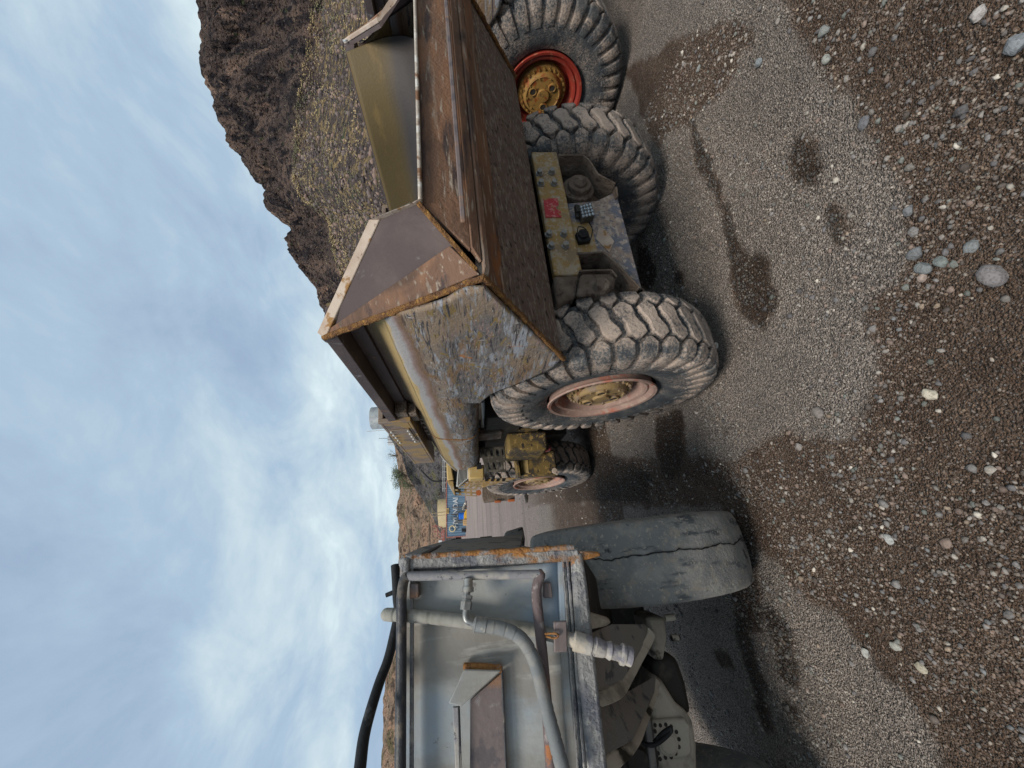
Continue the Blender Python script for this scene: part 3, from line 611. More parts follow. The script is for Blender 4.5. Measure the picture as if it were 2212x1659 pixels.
# work light
mb = MB(); q = [F6(600, 650, 1.74), F6(722, 618, 1.74), F6(760, 745, 1.74), F6(628, 775, 1.74)]; mb.prism(q, (0, .05, 0))
wl_ = tp('work_light', mb, 'grille', bevel=.006)
mb = MB()
for i in range(4):
    for j in range(4):
        u, v = (i + .5) / 4, (j + .5) / 4
        c = (q[0] * (1 - u) + q[1] * u) * (1 - v) + (q[3] * (1 - u) + q[2] * u) * v; c = c + Vector((0, -.002, 0))
        mb.revolve([(0, 0), (.006, .003), (.004, .009), (-.003, .0098)], 12, axis='x', c=(0, 0, 0))
        nv = 12 * 4; vs = mb.v[-nv:]; mb.v[-nv:] = [(c.x + b_, c.y - a_, c.z + d_) for a_, b_, d_ in vs]
sub('lens', mb, 'lens', wl_, smooth=80, split=1)
mb = MB(); mb.bar(F6(560, 690, 1.76), F6(600, 690, 1.76), .03, .05); mb.bar(F6(565, 650, 1.77), F6(580, 770, 1.77), .02, .02); sub('light_bracket', mb, 'dark', wl_)
# backup alarm
mb = MB(); c = F6(630, 960, 1.77); mb.prism([F6(565, 920, 1.76), F6(690, 905, 1.76), F6(715, 1000, 1.76), F6(600, 1015, 1.76)], (0, .03, 0)); mb.cyl(c + Vector((0, -.01, 0)), c + Vector((0, -.028, 0)), .03, 20)
for i in range(5): mb.bar(c + Vector((-.02, -.03, -.016 + i * .008)), c + Vector((.02, -.03, -.016 + i * .008)), .003, .003)
al = tp('backup_alarm', mb, 'black', bevel=.005)
mb = MB(); mb.tube(smooth_path([F6(580, 915, 1.76), F6(590, 865, 1.75), F6(640, 870, 1.75), F6(675, 900, 1.76)]), .003, 6); mb.tube(smooth_path([F6(680, 780, 1.785), F6(730, 880, 1.785), F6(725, 950, 1.785), F6(700, 1030, 1.785)]), .003, 6); sub('cable', mb, 'black', al, split=1)
# axle and rear wheels
mb = MB(); mb.cyl((1.1, 2.44, .75), (2.5, 2.44, .75), .13, 24); mb.revolve([(-.3, .13), (-.2, .25), (0, .3), (.2, .25), (.3, .13)], 24, c=(TC, 2.3, .75)); tp('rear_axle', mb, 'mud')
mb = MB(); mb.box((1.42, 1.9, .72), (1.56, 4.6, 1.10)); mb.box((2.16, 1.9, .72), (2.30, 4.6, 1.10)); mb.box((1.57, 3.2, .5), (2.15, 4.4, 1.15)); tp('chassis_rail', mb, 'dark', bevel=.01, split=1)
make_wheel(truck, Vector((.972, 2.44, .75)) - T0, -1, rot=.3)
make_wheel(truck, Vector((2.53, 2.44, .75)) - T0, 1, rot=0)
make_wheel(truck, Vector((.80, 5.55, .75)) - T0, -1, rot=1.9, yaw=R_(5.5))
make_wheel(truck, Vector((2.60, 5.72, .75)) - T0, 1, rot=0, yaw=R_(5.5))
# ---- front body
z7 = ZM(1850, 1640, 2074 / 450.); G7 = lambda a, b, y: P(*z7(a, b), y=y)
mb = MB(); mb.prism([G7(665, 285, 4.0), G7(700, 640, 4.0), G7(1420, 590, 4.0), G7(1405, 250, 4.0)], (0, .6, 0)); tp('fuel_box', mb, 'yellow_dirty', bevel=.03)
mb = MB(); mb.prism([G7(640, 60, 3.95), G7(620, 270, 3.95), G7(1250, 235, 3.95), G7(1200, 120, 3.95)], (0, .4, 0)); tp('valve_shelf', mb, 'yellow_dirty', bevel=.01)
mb = MB(); mb.prism([G7(780, 640, 4.2), G7(800, 680, 4.2), G7(1470, 610, 4.2), G7(1480, 490, 4.2), G7(1420, 520, 4.2), G7(1400, 585, 4.2)], (0, .1, 0)); tp('box_frame', mb, 'red_frame', bevel=.005)
mb = MB(); mb.prism([G7(880, 650, 4.66), G7(1540, 600, 4.66), G7(1600, 1050, 4.66), G7(940, 1100, 4.66)], (0, .12, 0)); dk = tp('tank_side', mb, 'yellow_dirty', bevel=.02)
mb = MB(); mb.prism([G7(955, 770, 4.654), G7(1048, 768, 4.654), G7(1070, 1028, 4.654), G7(985, 1010, 4.654)], (0, .004, 0)); sub('warning_decal', mb, 'yellow_clean', dk)
mb = MB(); mb.prism([G7(805, 690, 4.6), G7(870, 690, 4.6), G7(930, 1080, 4.6), G7(870, 1090, 4.6)], (0, .2, 0)); tp('post', mb, 'yellow_dirty', bevel=.008)
mb = MB(); c = G7(1530, 985, 4.64); mb.cyl(c, c - Vector((0, .03, 0)), .03, 12); mb.bar(G7(1500, 1000, 4.64), G7(1590, 1050, 4.64), .02, .02); tp('tow_eye', mb, 'cap')
mb = MB()       # slotted guard: built as bars around slots
gq = [G7(160, 560, 4.4), G7(300, 1005, 4.4), G7(665, 1005, 4.4), G7(620, 540, 4.4)]
def gp(u, v): return (gq[0] * (1 - u) + gq[3] * u) * (1 - v) + (gq[1] * (1 - u) + gq[2] * u) * v
def cell(mb, f, u0, u1, v0, v1, d): mb.prism([f(u0, v0), f(u1, v0), f(u1, v1), f(u0, v1)], d)
for v0, v1 in ((0, .1), (.38, .62), (.9, 1)): cell(mb, gp, 0, 1, v0, v1, (0, .02, 0))
for v0, v1 in ((.1, .38), (.62, .9)):
    us = [0, .15, .27, .40, .52, .65, .77, .90, 1.0]
    for i in range(0, 8, 2): cell(mb, gp, us[i], us[i + 1], v0 + .001, v1 - .001, (0, .02, 0))
    cell(mb, gp, .96, 1, v0 + .001, v1 - .001, (0, .02, 0))
tp('slotted_guard', mb, 'grille', bevel=.002)
mb = MB(); mb.box((1.02, 4.8, 1.1), (2.6, 5.4, 1.60)); mb.box((1.0, 3.4, 1.15), (2.7, 4.9, 1.5)); mb.box((1.05, 4.5, .5), (2.4, 5.9, 1.1)); mb.cyl((.9, 5.6, .75), (2.6, 5.7, .75), .14, 16); tp('engine_bay', mb, 'dark', bevel=.01, split=1)
mb = MB(); mb.prism([G7(205, 40, 3.9), G7(140, 80, 3.9), G7(150, 220, 3.9), G7(205, 200, 3.9)], (0, .05, 0)); mb.prism([G7(250, 40, 3.9), G7(310, 30, 3.9), G7(315, 195, 3.9), G7(260, 200, 3.9)], (0, .05, 0)); mb.prism([G7(370, 20, 3.9), G7(470, 10, 3.9), G7(480, 100, 3.9), G7(400, 285, 3.9)], (0, .04, 0)); tp('radiator_fin', mb, 'galv', bevel=.004, split=1)
mb = MB(); mb.prism([G7(120, 215, 3.85), G7(520, 180, 3.85), G7(600, 280, 3.85), G7(120, 330, 3.85)], (0, .3, 0)); tp('cross_beam', mb, 'mud', bevel=.01)
# hood, louvre, perforated cab guard
z8 = ZM(1500, 1800, 3.687); G8 = lambda a, b, y: P(*z8(a, b), y=y)
mb = MB(); mb.prism([G8(1265, 150, 4.8), G8(1500, 100, 4.8), G8(1500, 300, 4.8), G8(1270, 320, 4.8)], (0, .8, 0)); tp('hood', mb, 'yellow_clean', bevel=.02)
mb = MB(); mb.prism([G8(1390, 80, 4.785), G8(1455, 78, 4.785), G8(1458, 170, 4.785), G8(1390, 178, 4.785)], (0, .01, 0)); tp('hood_slot', mb, 'black')
mb = MB(); mb.prism([G8(945, 20, 5.1), G8(960, 340, 5.1), G8(1060, 330, 5.1), G8(1025, 130, 5.1), G8(980, 20, 5.1)], (0, 1.4, 0)); tp('cab_roof', mb, 'yellow_clean', bevel=.02)
mb = MB(); mb.prism([G8(960, 345, 5.1), G8(1000, 440, 5.1), G8(1060, 540, 5.1), G8(1080, 530, 5.1), G8(1060, 420, 5.1), G8(1050, 345, 5.1)], (0, .2, 0)); tp('roof_edge', mb, 'yellow', bevel=.006)
mb = MB(); mb.prism([G8(1030, 130, 5.15), G8(1120, 180, 5.15), G8(1100, 430, 5.15), G8(1060, 430, 5.15), G8(1060, 330, 5.15)], (0, .3, 0)); tp('cab_opening', mb, 'black')
mb = MB()
for i in range(8):
    a = i / 7; mb.bar(G8(1130 + 125 * a, 175, 4.95), G8(1112 + 150 * a * .92, 430 - 110 * a, 4.95), .012, .03)
tp('louvre', mb, 'galv', bevel=.002, split=1)
mb = MB(); mb.prism([G8(1125, 178, 4.99), G8(1262, 170, 4.99), G8(1268, 322, 4.99), G8(1110, 432, 4.99)], (0, .05, 0)); tp('louvre_back', mb, 'dark')
# perforated guards
def perf(corners, nu, nv, d, name='perforated_guard'):
    mb = MB(); f = lambda u, v: (corners[0] * (1 - u) + corners[1] * u) * (1 - v) + (corners[3] * (1 - u) + corners[2] * u) * v
    hu, hv = .3, .25
    vb = [0]
    for j in range(nv): vb += [(j + .5 - hv) / nv, (j + .5 + hv) / nv]
    vb.append(1)
    for j in range(0, len(vb) - 1):
        if j % 2 == 0: cell(mb, f, 0, 1, vb[j], vb[j + 1], d)
        else:
            ub = [0]
            for i in range(nu): ub += [(i + .5 - hu) / nu, (i + .5 + hu) / nu]
            ub.append(1)
            for i in range(0, len(ub) - 1, 2): cell(mb, f, ub[i], ub[i + 1], vb[j] + .0005, vb[j + 1] - .0005, d)
    tp(name, mb, 'yellow')
perf([G8(1120, 440, 5.05), G8(1270, 325, 5.05), G8(1500, 318, 5.05), G8(1455, 470, 5.05)], 4, 4, (0, .02, 0))
perf([G8(1055, 450, 5.3), G8(1390, 470, 5.3), G8(1395, 560, 5.3), G8(1060, 540, 5.3)], 4, 2, (0, .02, 0)) if False else perf([G8(1390, 470, 5.3), G8(1055, 450, 5.3), G8(1070, 548, 5.3), G8(1395, 570, 5.3)], 4, 2, (0, .02, 0))
mb = MB(); mb.prism([G8(1500, 320, 4.76), G8(1860, 295, 4.76), G8(1990, 300, 4.76), G8(1620, 400, 4.76), G8(1470, 440, 4.76), G8(1460, 400, 4.76)], (0, .06, 0)); tp('fender', mb, 'yellow', bevel=.006)
mb = MB()
for a in (1515, 1600, 1680, 1760): mb.prism([G8(a, 310, 4.75), G8(a + 40, 308, 4.75), G8(a + 30, 350, 4.75), G8(a - 5, 352, 4.75)], (0, .012, 0))
tp('fender_slot', mb, 'black', split=1)
mb = MB(); mb.prism([G8(1470, 400, 6.35), G8(1470, 560, 6.35), G8(1490, 650, 6.35), G8(1950, 605, 6.35), G8(1900, 400, 6.35)], (0, .25, 0)); mb.box((1.0, 6.35, .5), (2.6, 6.55, 1.3)); tp('front_bumper', mb, 'mud', bevel=.01)
mb = MB(); mb.prism([G8(1650, 632, 6.3), G8(1655, 658, 6.3), G8(1745, 655, 6.3), G8(1745, 625, 6.3)], (0, .1, 0)); mb.prism([G8(1845, 615, 6.3), G8(1850, 645, 6.3), G8(1945, 638, 6.3), G8(1940, 605, 6.3)], (0, .1, 0)); tp('step_pad', mb, 'orange', bevel=.006, split=1)
mb = MB(); mb.prism([G8(2070, 470, 6.2), G8(2150, 470, 6.2), G8(2135, 655, 6.2), G8(2110, 655, 6.2)], (0, .1, 0)); tp('mud_flap', mb, 'dark')
mb = MB(); c = G8(1420, 520, 5.2); mb.cyl(c, c + Vector((0, -.05, 0)), .035, 12); tp('side_lamp', mb, 'orange')

# ---- second truck: copy of the whole thing
def copy_tree(o, parent=None):
    c = o.copy(); col.objects.link(c); c.parent = parent
    for ch in list(o.children): copy_tree(ch, c)
    return c
truck2 = copy_tree(truck); truck2.location = T0 + Vector((3.05, -.07, 0))
truck2['label'] = 'second haul truck with bright red wheel rim, partly hidden beyond the nearer truck'
for ch in truck2.children:
    if ch.name.startswith('wheel'):
        ch.data = ch.data.copy(); ch.data.materials[0] = MT['rim_red']
        ch.rotation_euler[0] += 1.1
        for g in ch.children:
            if g.name.startswith('hub') and 'port' not in g.name: g.data = g.data.copy(); g.data.materials[0] = MT['hub_bright']
            if g.name.startswith('tyre'): g.data = g.data.copy(); g.data.materials[0] = MT['tyre_dark']

# ------------------------------------------------------------------ grey machine (left)
G0 = Vector((-.55, 2.6, 0))
gm = tag(empty('utility_machine', G0), 'pale grey mining machine with welded rear panel, pipes, hoses and worn slick tyre', 'mining machine')
def gpt(name, mb, mat, **k): return obj(name, mb, mat, gm, org=G0, **k)
YP = 1.6
z9 = ZM(1500, 2150, 1659 / 500.); H9 = lambda a, b, y=YP: P(*z9(a, b), y=y)
zA = ZM(1400, 1950, 2212 / 1600.); HA = lambda a, b, y=YP: P(*zA(a, b), y=y)
XL = -1.9
def plate_to_left(p, q, d, y=YP):          # rectangle from points p (top right) q (bottom right) run out to the left
    return MB().prism([p, q, Vector((XL, q.y, q.z + .03)), Vector((XL, p.y, p.z + .03))], d)
pt_, pb_ = Vector((-.06, YP, 1.935)), Vector((-.095, YP, 1.385))
mb = MB(); mb.prism([(-.045, YP + .012, 1.93), (-.075, YP + .012, 1.29), (XL, YP + .012, 1.33), (XL, YP + .012, 1.95)], (0, .02, 0)); panel = gpt('rear_panel', mb, 'grey')
# welded right edge post with bands
mb = MB(); mb.prism([H9(250, 150, YP - .0), H9(530, 115, YP), (-.060, YP, 1.543), (-.078, YP, 1.275), (-.125, YP, 1.275), (-.108, YP, 1.543), (-.088, YP, 1.86), (-.075, YP, 1.945)], (0, -.035, 0)); gpt('edge_post', mb, 'grey_weld', bevel=.010)
mb = MB(); pa = [Vector((-.094 - .05 * t_ * 0 - .018 * t_ + .003 * mn.noise(Vector((t_ * 9, 0, 0))), YP - .004, 1.90 - t_ * .53)) for t_ in np.linspace(0, 1, 30)]
mb.tube(pa, .009, 8); gpt('weld_seam', mb, 'grey_weld', smooth=70)
mb = MB(); pa = [Vector((-.040 - .034 * t_, YP - .032, 1.925 - t_ * .63)) for t_ in np.linspace(0, 1, 24)]; mb.tube(pa, [.010 + .002 * math.sin(i * 2.1) for i in range(24)], 8); gpt('rust_edge', mb, 'rust_edge', smooth=70)
mb = MB(); mb.prism([(-.04, YP - .05, 1.935), (-.04, YP - .05, 1.905), (-.11, YP - .05, 1.905), (-.11, YP - .05, 1.94)], (0, .06, 0)); gpt('corner_cap', mb, 'grey_weld', bevel=.01)
# top flange and top dark pipe
mb = MB(); mb.prism([(-.06, YP - .01, 1.905), (-.06, YP - .01, 1.893), (XL, YP - .01, 1.92), (XL, YP - .01, 1.932)], (0, -.018, 0)); gpt('top_flange', mb, 'grey_weld', bevel=.002)
rp = .0155
vtop = H9(345, 395, YP - .045); vbot = HA(1000, 430, YP - .045)
mb = MB(); mb.tube([vtop, vtop.lerp(vbot, .5), vbot], rp, 16); vp = gpt('drop_pipe', mb, 'grey_pipe')
hx = [vtop + Vector((-.012, 0, .012))] + [Vector((x, YP - .055, vtop.z + .018 + (-x - .15) * .012)) for x in (-.16, -.2, -.3, -.5, -.8, -1.2, XL)]
mb = MB(); mb.tube(smooth_path([vtop] + hx, 3), .0175, 16); gpt('top_pipe', mb, 'pipe_dark')
mb = MB(); mb.prism([H9(370, 490, YP - .04), H9(492, 490, YP - .04), H9(490, 680, YP - .04), H9(370, 690, YP - .04)], (0, .05, 0)); gpt('pipe_block', mb, 'steel_brown', bevel=.004)
# low horizontal pipe (rust scabbed), running left and down
lowp = [vbot + Vector((0, 0, 0)), HA(985, 520, YP - .045), HA(1000, 700, YP - .045), HA(1020, 900, YP - .045), HA(1045, 1200, YP - .045), HA(1065, 1480, YP - .045)]
lowp += [lowp[-1] + (lowp[-1] - lowp[-2]).normalized() * .8]
mb = MB(); mb.tube(smooth_path([lowp[0], lowp[0] + Vector((-.006, 0, -.003))] + lowp[1:], 4), .0185, 16); gpt('lower_pipe', mb, 'pipe_rust')
mb = MB(); mb.prism([HA(1025, 475, YP - .03), HA(1065, 475, YP - .03), HA(1075, 560, YP - .03), HA(1025, 560, YP - .03)], (0, .04, 0)); gpt('pipe_block', mb, 'steel_brown', bevel=.004)
# bottom flange bars
def lbar(name, pts, mat, th, y, bev=.006):
    mb = MB(); pts = [HA(a, b, y) for a, b in pts]; mb.prism(pts, (0, th, 0)); return gpt(name, mb, mat, bevel=bev)
lbar('lower_flange', [(1095, 350), (1125, 350), (1165, 1000), (1215, 1560), (1150, 1560), (1120, 1000)], 'grey', -.02, YP + .005)
lbar('lower_flange', [(1130, 350), (1150, 350), (1190, 1000), (1245, 1560), (1218, 1560), (1168, 1000)], 'grey_weld', -.015, YP + .005)
lbar('bumper_bar', [(1155, 345), (1212, 300), (1240, 480), (1310, 1150), (1360, 1600), (1255, 1600), (1195, 1000)], 'grey_weld', -.07, YP + .03, .014)
# seams
for (a, b), (c, d), q in (((1128, 350), (1215, 1560), .004), ((1152, 350), (1252, 1560), .005)):
    mb = MB(); A0, B0 = HA(a, b, YP - .02), HA(c, d, YP - .02)
    mb.tube([A0.lerp(B0, t_) + Vector((0, 0, .0025 * mn.noise(Vector((t_ * 25, 3, 1))))) for t_ in np.linspace(0, 1, 40)], q, 6); gpt('weld_seam', mb, 'grey_weld')
# brackets hanging below
def gus(pts, y, th=.03, mat='axle'):
    mb = MB(); mb.prism([HA(a, b, y) for a, b in pts], (0, th, 0)); gpt('gusset', mb, mat, bevel=.006)

zB = ZM(2200, 2450, 2023 / 700.); HB = lambda a, b, y=1.65: P(*zB(a, b), y=y)
gus([(1210, 300), (1330, 310), (1338, 330), (1235, 358)], YP - .02, .05, 'rust_edge') if False else None
mb = MB(); mb.prism([HA(1212, 302, YP - .03), HA(1330, 308, YP - .02), HA(1338, 330, YP - .02), HA(1240, 358, YP - .03)], (0, .06, 0)); gpt('gusset', mb, 'rust_edge', bevel=.008)
mb = MB(); mb.prism([HA(1245, 622, YP), HA(1275, 640, YP), HA(1380, 672, YP + .1), HA(1395, 695, YP + .1), HA(1370, 715, YP + .06), HA(1262, 740, YP)], (0, .05, 0)); gpt('gusset', mb, 'axle', bevel=.010)
for web, edge in (([(345, 120, 1.64), (600, 20, 1.9), (975, 20, 2.1), (1050, 120, 2.1), (780, 600, 1.85), (700, 720, 1.75), (430, 830, 1.64)], [(1030, 50, 2.1), (1045, 130, 2.08), (900, 380, 1.95), (770, 600, 1.82), (690, 715, 1.73), (560, 780, 1.67), (425, 815, 1.64)]),
                  ([(440, 880, 1.66), (800, 780, 2.0), (1110, 600, 2.25), (1090, 800, 2.15), (960, 1090, 1.95), (850, 1330, 1.75), (520, 1520, 1.66)], [(1120, 620, 2.25), (1060, 850, 2.15), (960, 1080, 1.98), (890, 1240, 1.85), (770, 1400, 1.74), (640, 1500, 1.68), (560, 1640, 1.65)])):
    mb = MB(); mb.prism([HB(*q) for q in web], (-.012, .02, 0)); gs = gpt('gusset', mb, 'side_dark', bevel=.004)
    mb = MB(); pe = smooth_path([HB(*q) for q in edge], 5)
    vs = []
    for i, p in enumerate(pe):
        w0 = .018 + .016 * (i / len(pe)); vs += [p + Vector((-w0, -.02, -w0 * .3)), p + Vector((w0 * .3, -.02, w0)), p + Vector((w0 * .3, .03, w0)), p + Vector((-w0, .03, -w0 * .3))]
    n_ = len(pe); mb.add(vs, [(i * 4 + k, i * 4 + (k + 1) % 4, i * 4 + 4 + (k + 1) % 4, i * 4 + 4 + k) for i in range(n_ - 1) for k in range(4)] + [(3, 2, 1, 0), tuple((n_ - 1) * 4 + k for k in range(4))]); obj('flange', mb, 'axle', gs, org=G0, bevel=.005)
mb = MB(); mb.prism([HA(1215, 300, 1.70), HA(1250, 560, 1.70), HA(1320, 1100, 1.70), HA(1350, 1600, 1.70), HA(1480, 1600, 2.7), HA(1400, 600, 2.9)], (0, .02, .03)); gpt('underbody', mb, 'dark')
# side of the body running forward
s2 = ZM(1500, 1800, 3.687); J = lambda a, b, y: P(*s2(a, b), y=y)
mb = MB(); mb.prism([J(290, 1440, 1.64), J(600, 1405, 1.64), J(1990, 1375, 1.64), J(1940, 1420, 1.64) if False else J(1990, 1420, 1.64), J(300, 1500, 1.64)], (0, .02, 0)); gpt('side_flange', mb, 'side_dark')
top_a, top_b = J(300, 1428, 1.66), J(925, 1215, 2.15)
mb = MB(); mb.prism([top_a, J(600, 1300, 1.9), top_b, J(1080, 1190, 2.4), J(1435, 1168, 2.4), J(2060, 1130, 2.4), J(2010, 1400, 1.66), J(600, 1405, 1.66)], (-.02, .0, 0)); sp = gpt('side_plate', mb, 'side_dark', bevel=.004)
mb = MB(); mb.prism([J(590, 1412, 1.655), J(1065, 1190, 2.38), J(1085, 1200, 2.38), J(680, 1412, 1.655)], (.005, -.002, 0)); sub2 = obj('side_groove', mb, 'black', sp, org=G0)
mb = MB(); mb.prism([J(1430, 1172, 2.35), J(1440, 1155, 2.35), J(1610, 1140, 2.35), J(1615, 1165, 2.35), J(1500, 1185, 2.35)], (-.02, .03, 0)); gpt('latch', mb, 'dark', bevel=.004)
mb = MB(); mb.prism([J(1815, 1215, 2.25), J(1880, 1190, 2.25), J(2066, 1172, 2.25), J(2066, 1252, 2.25), J(1900, 1250, 2.25)], (0, .01, 0)); gpt('side_opening', mb, 'black')
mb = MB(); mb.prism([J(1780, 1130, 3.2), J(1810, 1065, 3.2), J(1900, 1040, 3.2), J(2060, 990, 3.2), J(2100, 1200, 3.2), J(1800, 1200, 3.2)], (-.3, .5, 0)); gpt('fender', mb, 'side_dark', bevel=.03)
mb = MB()
for i in range(4): mb.bar(J(1995 + 18 * i, 1080 - 12 * i, 3.18), J(2005 + 18 * i, 1045 - 8 * i, 3.18), .01, .006)
gpt('fender_vent', mb, 'black', split=1)
# box body behind the panel
mb = MB(); mb.box((-.10, 1.66, 1.30), (-1.9, 4.4, 1.88)); gpt('body_box', mb, 'grey', bevel=.01)
# triangular bracket with channel on the panel
t3 = lambda a, b, y=YP - .05: HA(a, b, y)
mb = MB(); mb.prism([t3(590, 950), t3(795, 955), t3(575, 1152), t3(505, 1135)], (0, .012, 0)); gpt('angle_bracket', mb, 'grey', bevel=.004)
mb = MB(); mb.prism([t3(585, 905, YP + .004), t3(800, 910, YP + .004), t3(800, 958, YP + .004), t3(588, 952, YP + .004)], (0, -.03, 0)); gpt('bracket_weld', mb, 'rust_edge', bevel=.008)
mb = MB(); mb.prism([t3(625, 1110, YP), t3(790, 965, YP), t3(800, 965, YP), t3(828, 1600, YP), t3(622, 1600, YP)], (0, -.012, 0)); gpt('channel_web', mb, 'steel_brown', bevel=.002)
mb = MB(); mb.tube([t3(797, 955, YP - .02), t3(825, 1600, YP - .02)], .004, 6); mb.tube([t3(558, 1150, YP - .035), t3(572, 1600, YP - .035)], .006, 8); gpt('channel_lip', mb, 'pipe_dark')
mb = MB(); mb.prism([t3(530, 1155, YP - .04), t3(560, 1155, YP - .04), t3(585, 1600, YP - .04), t3(548, 1600, YP - .04)], (0, .012, 0)); gpt('channel_flange', mb, 'grey_pipe', bevel=.002)
# T fitting and hose
a = HA(618, 440, YP - .05); 
mb = MB(); f1 = [HA(612, 455, YP - .055), HA(612, 500, YP - .06), HA(610, 545, YP - .065), HA(605, 580, YP - .07), HA(600, 625, YP - .075)]
mb.tube([f1[0], f1[1]], .017, 16); mb.tube([f1[1], f1[1].lerp(f1[2], .6)], .021, 20); mb.tube([f1[2], f1[2].lerp(f1[3], .55)], .019, 6); mb.tube([f1[3].lerp(f1[2], .3), f1[3]], .017, 6); mb.tube([f1[3], f1[4]], .020, 6); mb.tube([f1[0], f1[4]], .012, 12)
tf = gpt('pipe_fitting', mb, 'fitting', smooth=25)
elbow = smooth_path([f1[4], HA(598, 655, YP - .078), HA(605, 680, YP - .08), HA(630, 695, YP - .08), HA(655, 702, YP - .08)], 6)
mb = MB(); mb.tube(elbow, .0105, 12); gpt('elbow', mb, 'fitting')
hp = [HA(650, 702, YP - .08), HA(705, 710, YP - .08), HA(780, 722, YP - .082), HA(850, 745, YP - .085), HA(910, 790, YP - .09), HA(955, 860, YP - .09), HA(985, 940, YP - .095), HA(1015, 1060, YP - .095), HA(1045, 1180, YP - .095), HA(1085, 1330, YP - .095), HA(1125, 1480, YP - .095), HA(1165, 1620, YP - .095)]
def wrapped(name, path, r, mat, pitch=.035):
    path = smooth_path(path, 14); mb = MB(); rs = []; d = 0
    for i, p in enumerate(path):
        if i: d += (p - path[i - 1]).length
        ph = (d / pitch) % 1; rs.append(r * (1.0 + .06 * ph - (.08 if ph > .93 or ph < .04 else 0)))
    mb.tube(path, rs, 18); return gpt(name, mb, mat, smooth=80)
wrapped('hose', hp, .0215, 'hose')
mb = MB(); mb.tube([HA(640, 700, YP - .08), HA(652, 702, YP - .08), HA(653, 702, YP - .08), HA(708, 711, YP - .08), HA(712, 711, YP - .08)], [.016, .026, .0245, .0245, .019], 20); gpt('hose_ferrule', mb, 'fitting', smooth=30)
hp2 = [HA(168, 648, YP - .0), HA(180, 650, YP - .01), HA(235, 652, YP - .02), HA(300, 655, YP - .025), HA(420, 665, YP - .025), HA(560, 682, YP - .025), HA(700, 700, YP - .025), HA(850, 715, YP - .02), HA(980, 735, YP - .01), HA(1080, 765, YP - .03), HA(1150, 780, YP - .05), HA(1200, 795, YP - .06)]
wrapped('hose', hp2, .021, 'hose_pale', .04)
cpl = [HA(1150, 782, YP - .06), HA(1185, 790, YP - .065), HA(1190, 792, YP - .065), HA(1280, 818, YP - .07), HA(1285, 820, YP - .07), HA(1300, 823, YP - .07), HA(1304, 823, YP - .07), HA(1350, 838, YP - .072), HA(1360, 840, YP - .072), HA(1385, 846, YP - .073), HA(1395, 850, YP - .073), HA(1440, 862, YP - .075), HA(1446, 864, YP - .075), HA(1460, 868, YP - .075), HA(1464, 869, YP - .075), HA(1480, 873, YP - .075), HA(1500, 880, YP - .076)]
mb = MB(); mb.tube(cpl, [.020, .022, .031, .0295, .024, .024, .030, .026, .023, .029, .024, .024, .033, .033, .027, .030, .030], 24); gpt('hose_coupling', mb, 'dusty_steel', smooth=40)
# clamp with pin
mb = MB(); mb.prism([HA(1078, 690, YP - .09), HA(1150, 683, YP - .09), HA(1155, 855, YP - .09), HA(1082, 858, YP - .09)], (0, .012, 0)); gpt('hose_clamp', mb, 'steel_brown', bevel=.004)
mb = MB(); mb.tube(smooth_path([HA(1030, 755, YP - .095), HA(1085, 752, YP - .1), HA(1104, 765, YP - .1), HA(1085, 778, YP - .1), HA(1035, 768, YP - .095)]), .0035, 8); gpt('cotter_pin', mb, 'rust_edge')
# hose over the top and small lever
oh = [HA(215, 380, YP + .12), HA(222, 480, YP + .10), HA(226, 560, YP + .08), HA(232, 640, YP + .06), HA(205, 780, YP + .03), HA(175, 900, YP), HA(130, 1020, YP - .04), HA(80, 1180, YP - .1), HA(45, 1320, YP - .15), HA(25, 1480, YP - .2), HA(10, 1620, YP - .25)]
mb = MB(); mb.tube(smooth_path(oh, 6), .0165, 14); gpt('black_hose', mb, 'black')
mb = MB(); mb.tube([HA(165, 545, YP + .1), HA(215, 525, YP + .1)], [.008, .009], 10); gpt('lever', mb, 'black')
# axle housing
YA = 2.45
z10 = ZM(2200, 2200, 1409 / 700.); Q = lambda a, b, y=YA: P(*z10(a, b), y=y)
QB = lambda a, b, y=YA: HB(a, b, y)
mb = MB(); mb.prism([QB(990, -60, 2.55), QB(1215, -60, 2.55), QB(1240, 200, 2.5), QB(1200, 450, 2.45), QB(1080, 430, 2.45), QB(1050, 150, 2.5)], (0, .25, 0)); gpt('axle_arm', mb, 'axle', bevel=.02)
mb = MB(); mb.prism([QB(1070, 440, 2.5), QB(1240, 350, 2.5), QB(1360, 420, 2.5), QB(1460, 700, 2.5), QB(1530, 1060, 2.5), QB(1300, 1100, 2.5), QB(1100, 900, 2.5)], (0, .25, 0)); gpt('greasy_housing', mb, 'dark', bevel=.04)
mb = MB(); mb.prism([QB(1110, 600, 2.44), QB(1200, 690, 2.44), QB(1350, 930, 2.44), QB(1450, 1010, 2.44), QB(1540, 1110, 2.44), QB(1585, 1400, 2.44), QB(1600, 1900, 2.44), QB(1140, 1900, 2.44), QB(1060, 1100, 2.44), QB(1040, 900, 2.44)], (0, .3, 0)); gpt('axle_housing', mb, 'axle', bevel=.03)
mb = MB(); mb.prism([QB(1060, 1115, 2.42), QB(1440, 1090, 2.42), QB(1500, 1180, 2.42), QB(1525, 1500, 2.42), QB(1450, 1550, 2.42), QB(1130, 1590, 2.42)], (0, .03, 0)); cv_ = gpt('axle_cover', mb, 'axle', bevel=.012)
mb = MB()
for a, b in ((1095, 1170), (1155, 1172), (1217, 1165), (1280, 1187), (1095, 1240), (1338, 1247), (1367, 1330), (1367, 1418), (1330, 1492), (1278, 1533), (1213, 1537), (1152, 1555), (1130, 1490)):
    c = QB(a, b, 2.419); mb.cyl(c, c - Vector((0, .003, 0)), .009, 12)
obj('cover_bolt', mb, 'dark', cv_, org=G0, split=1)
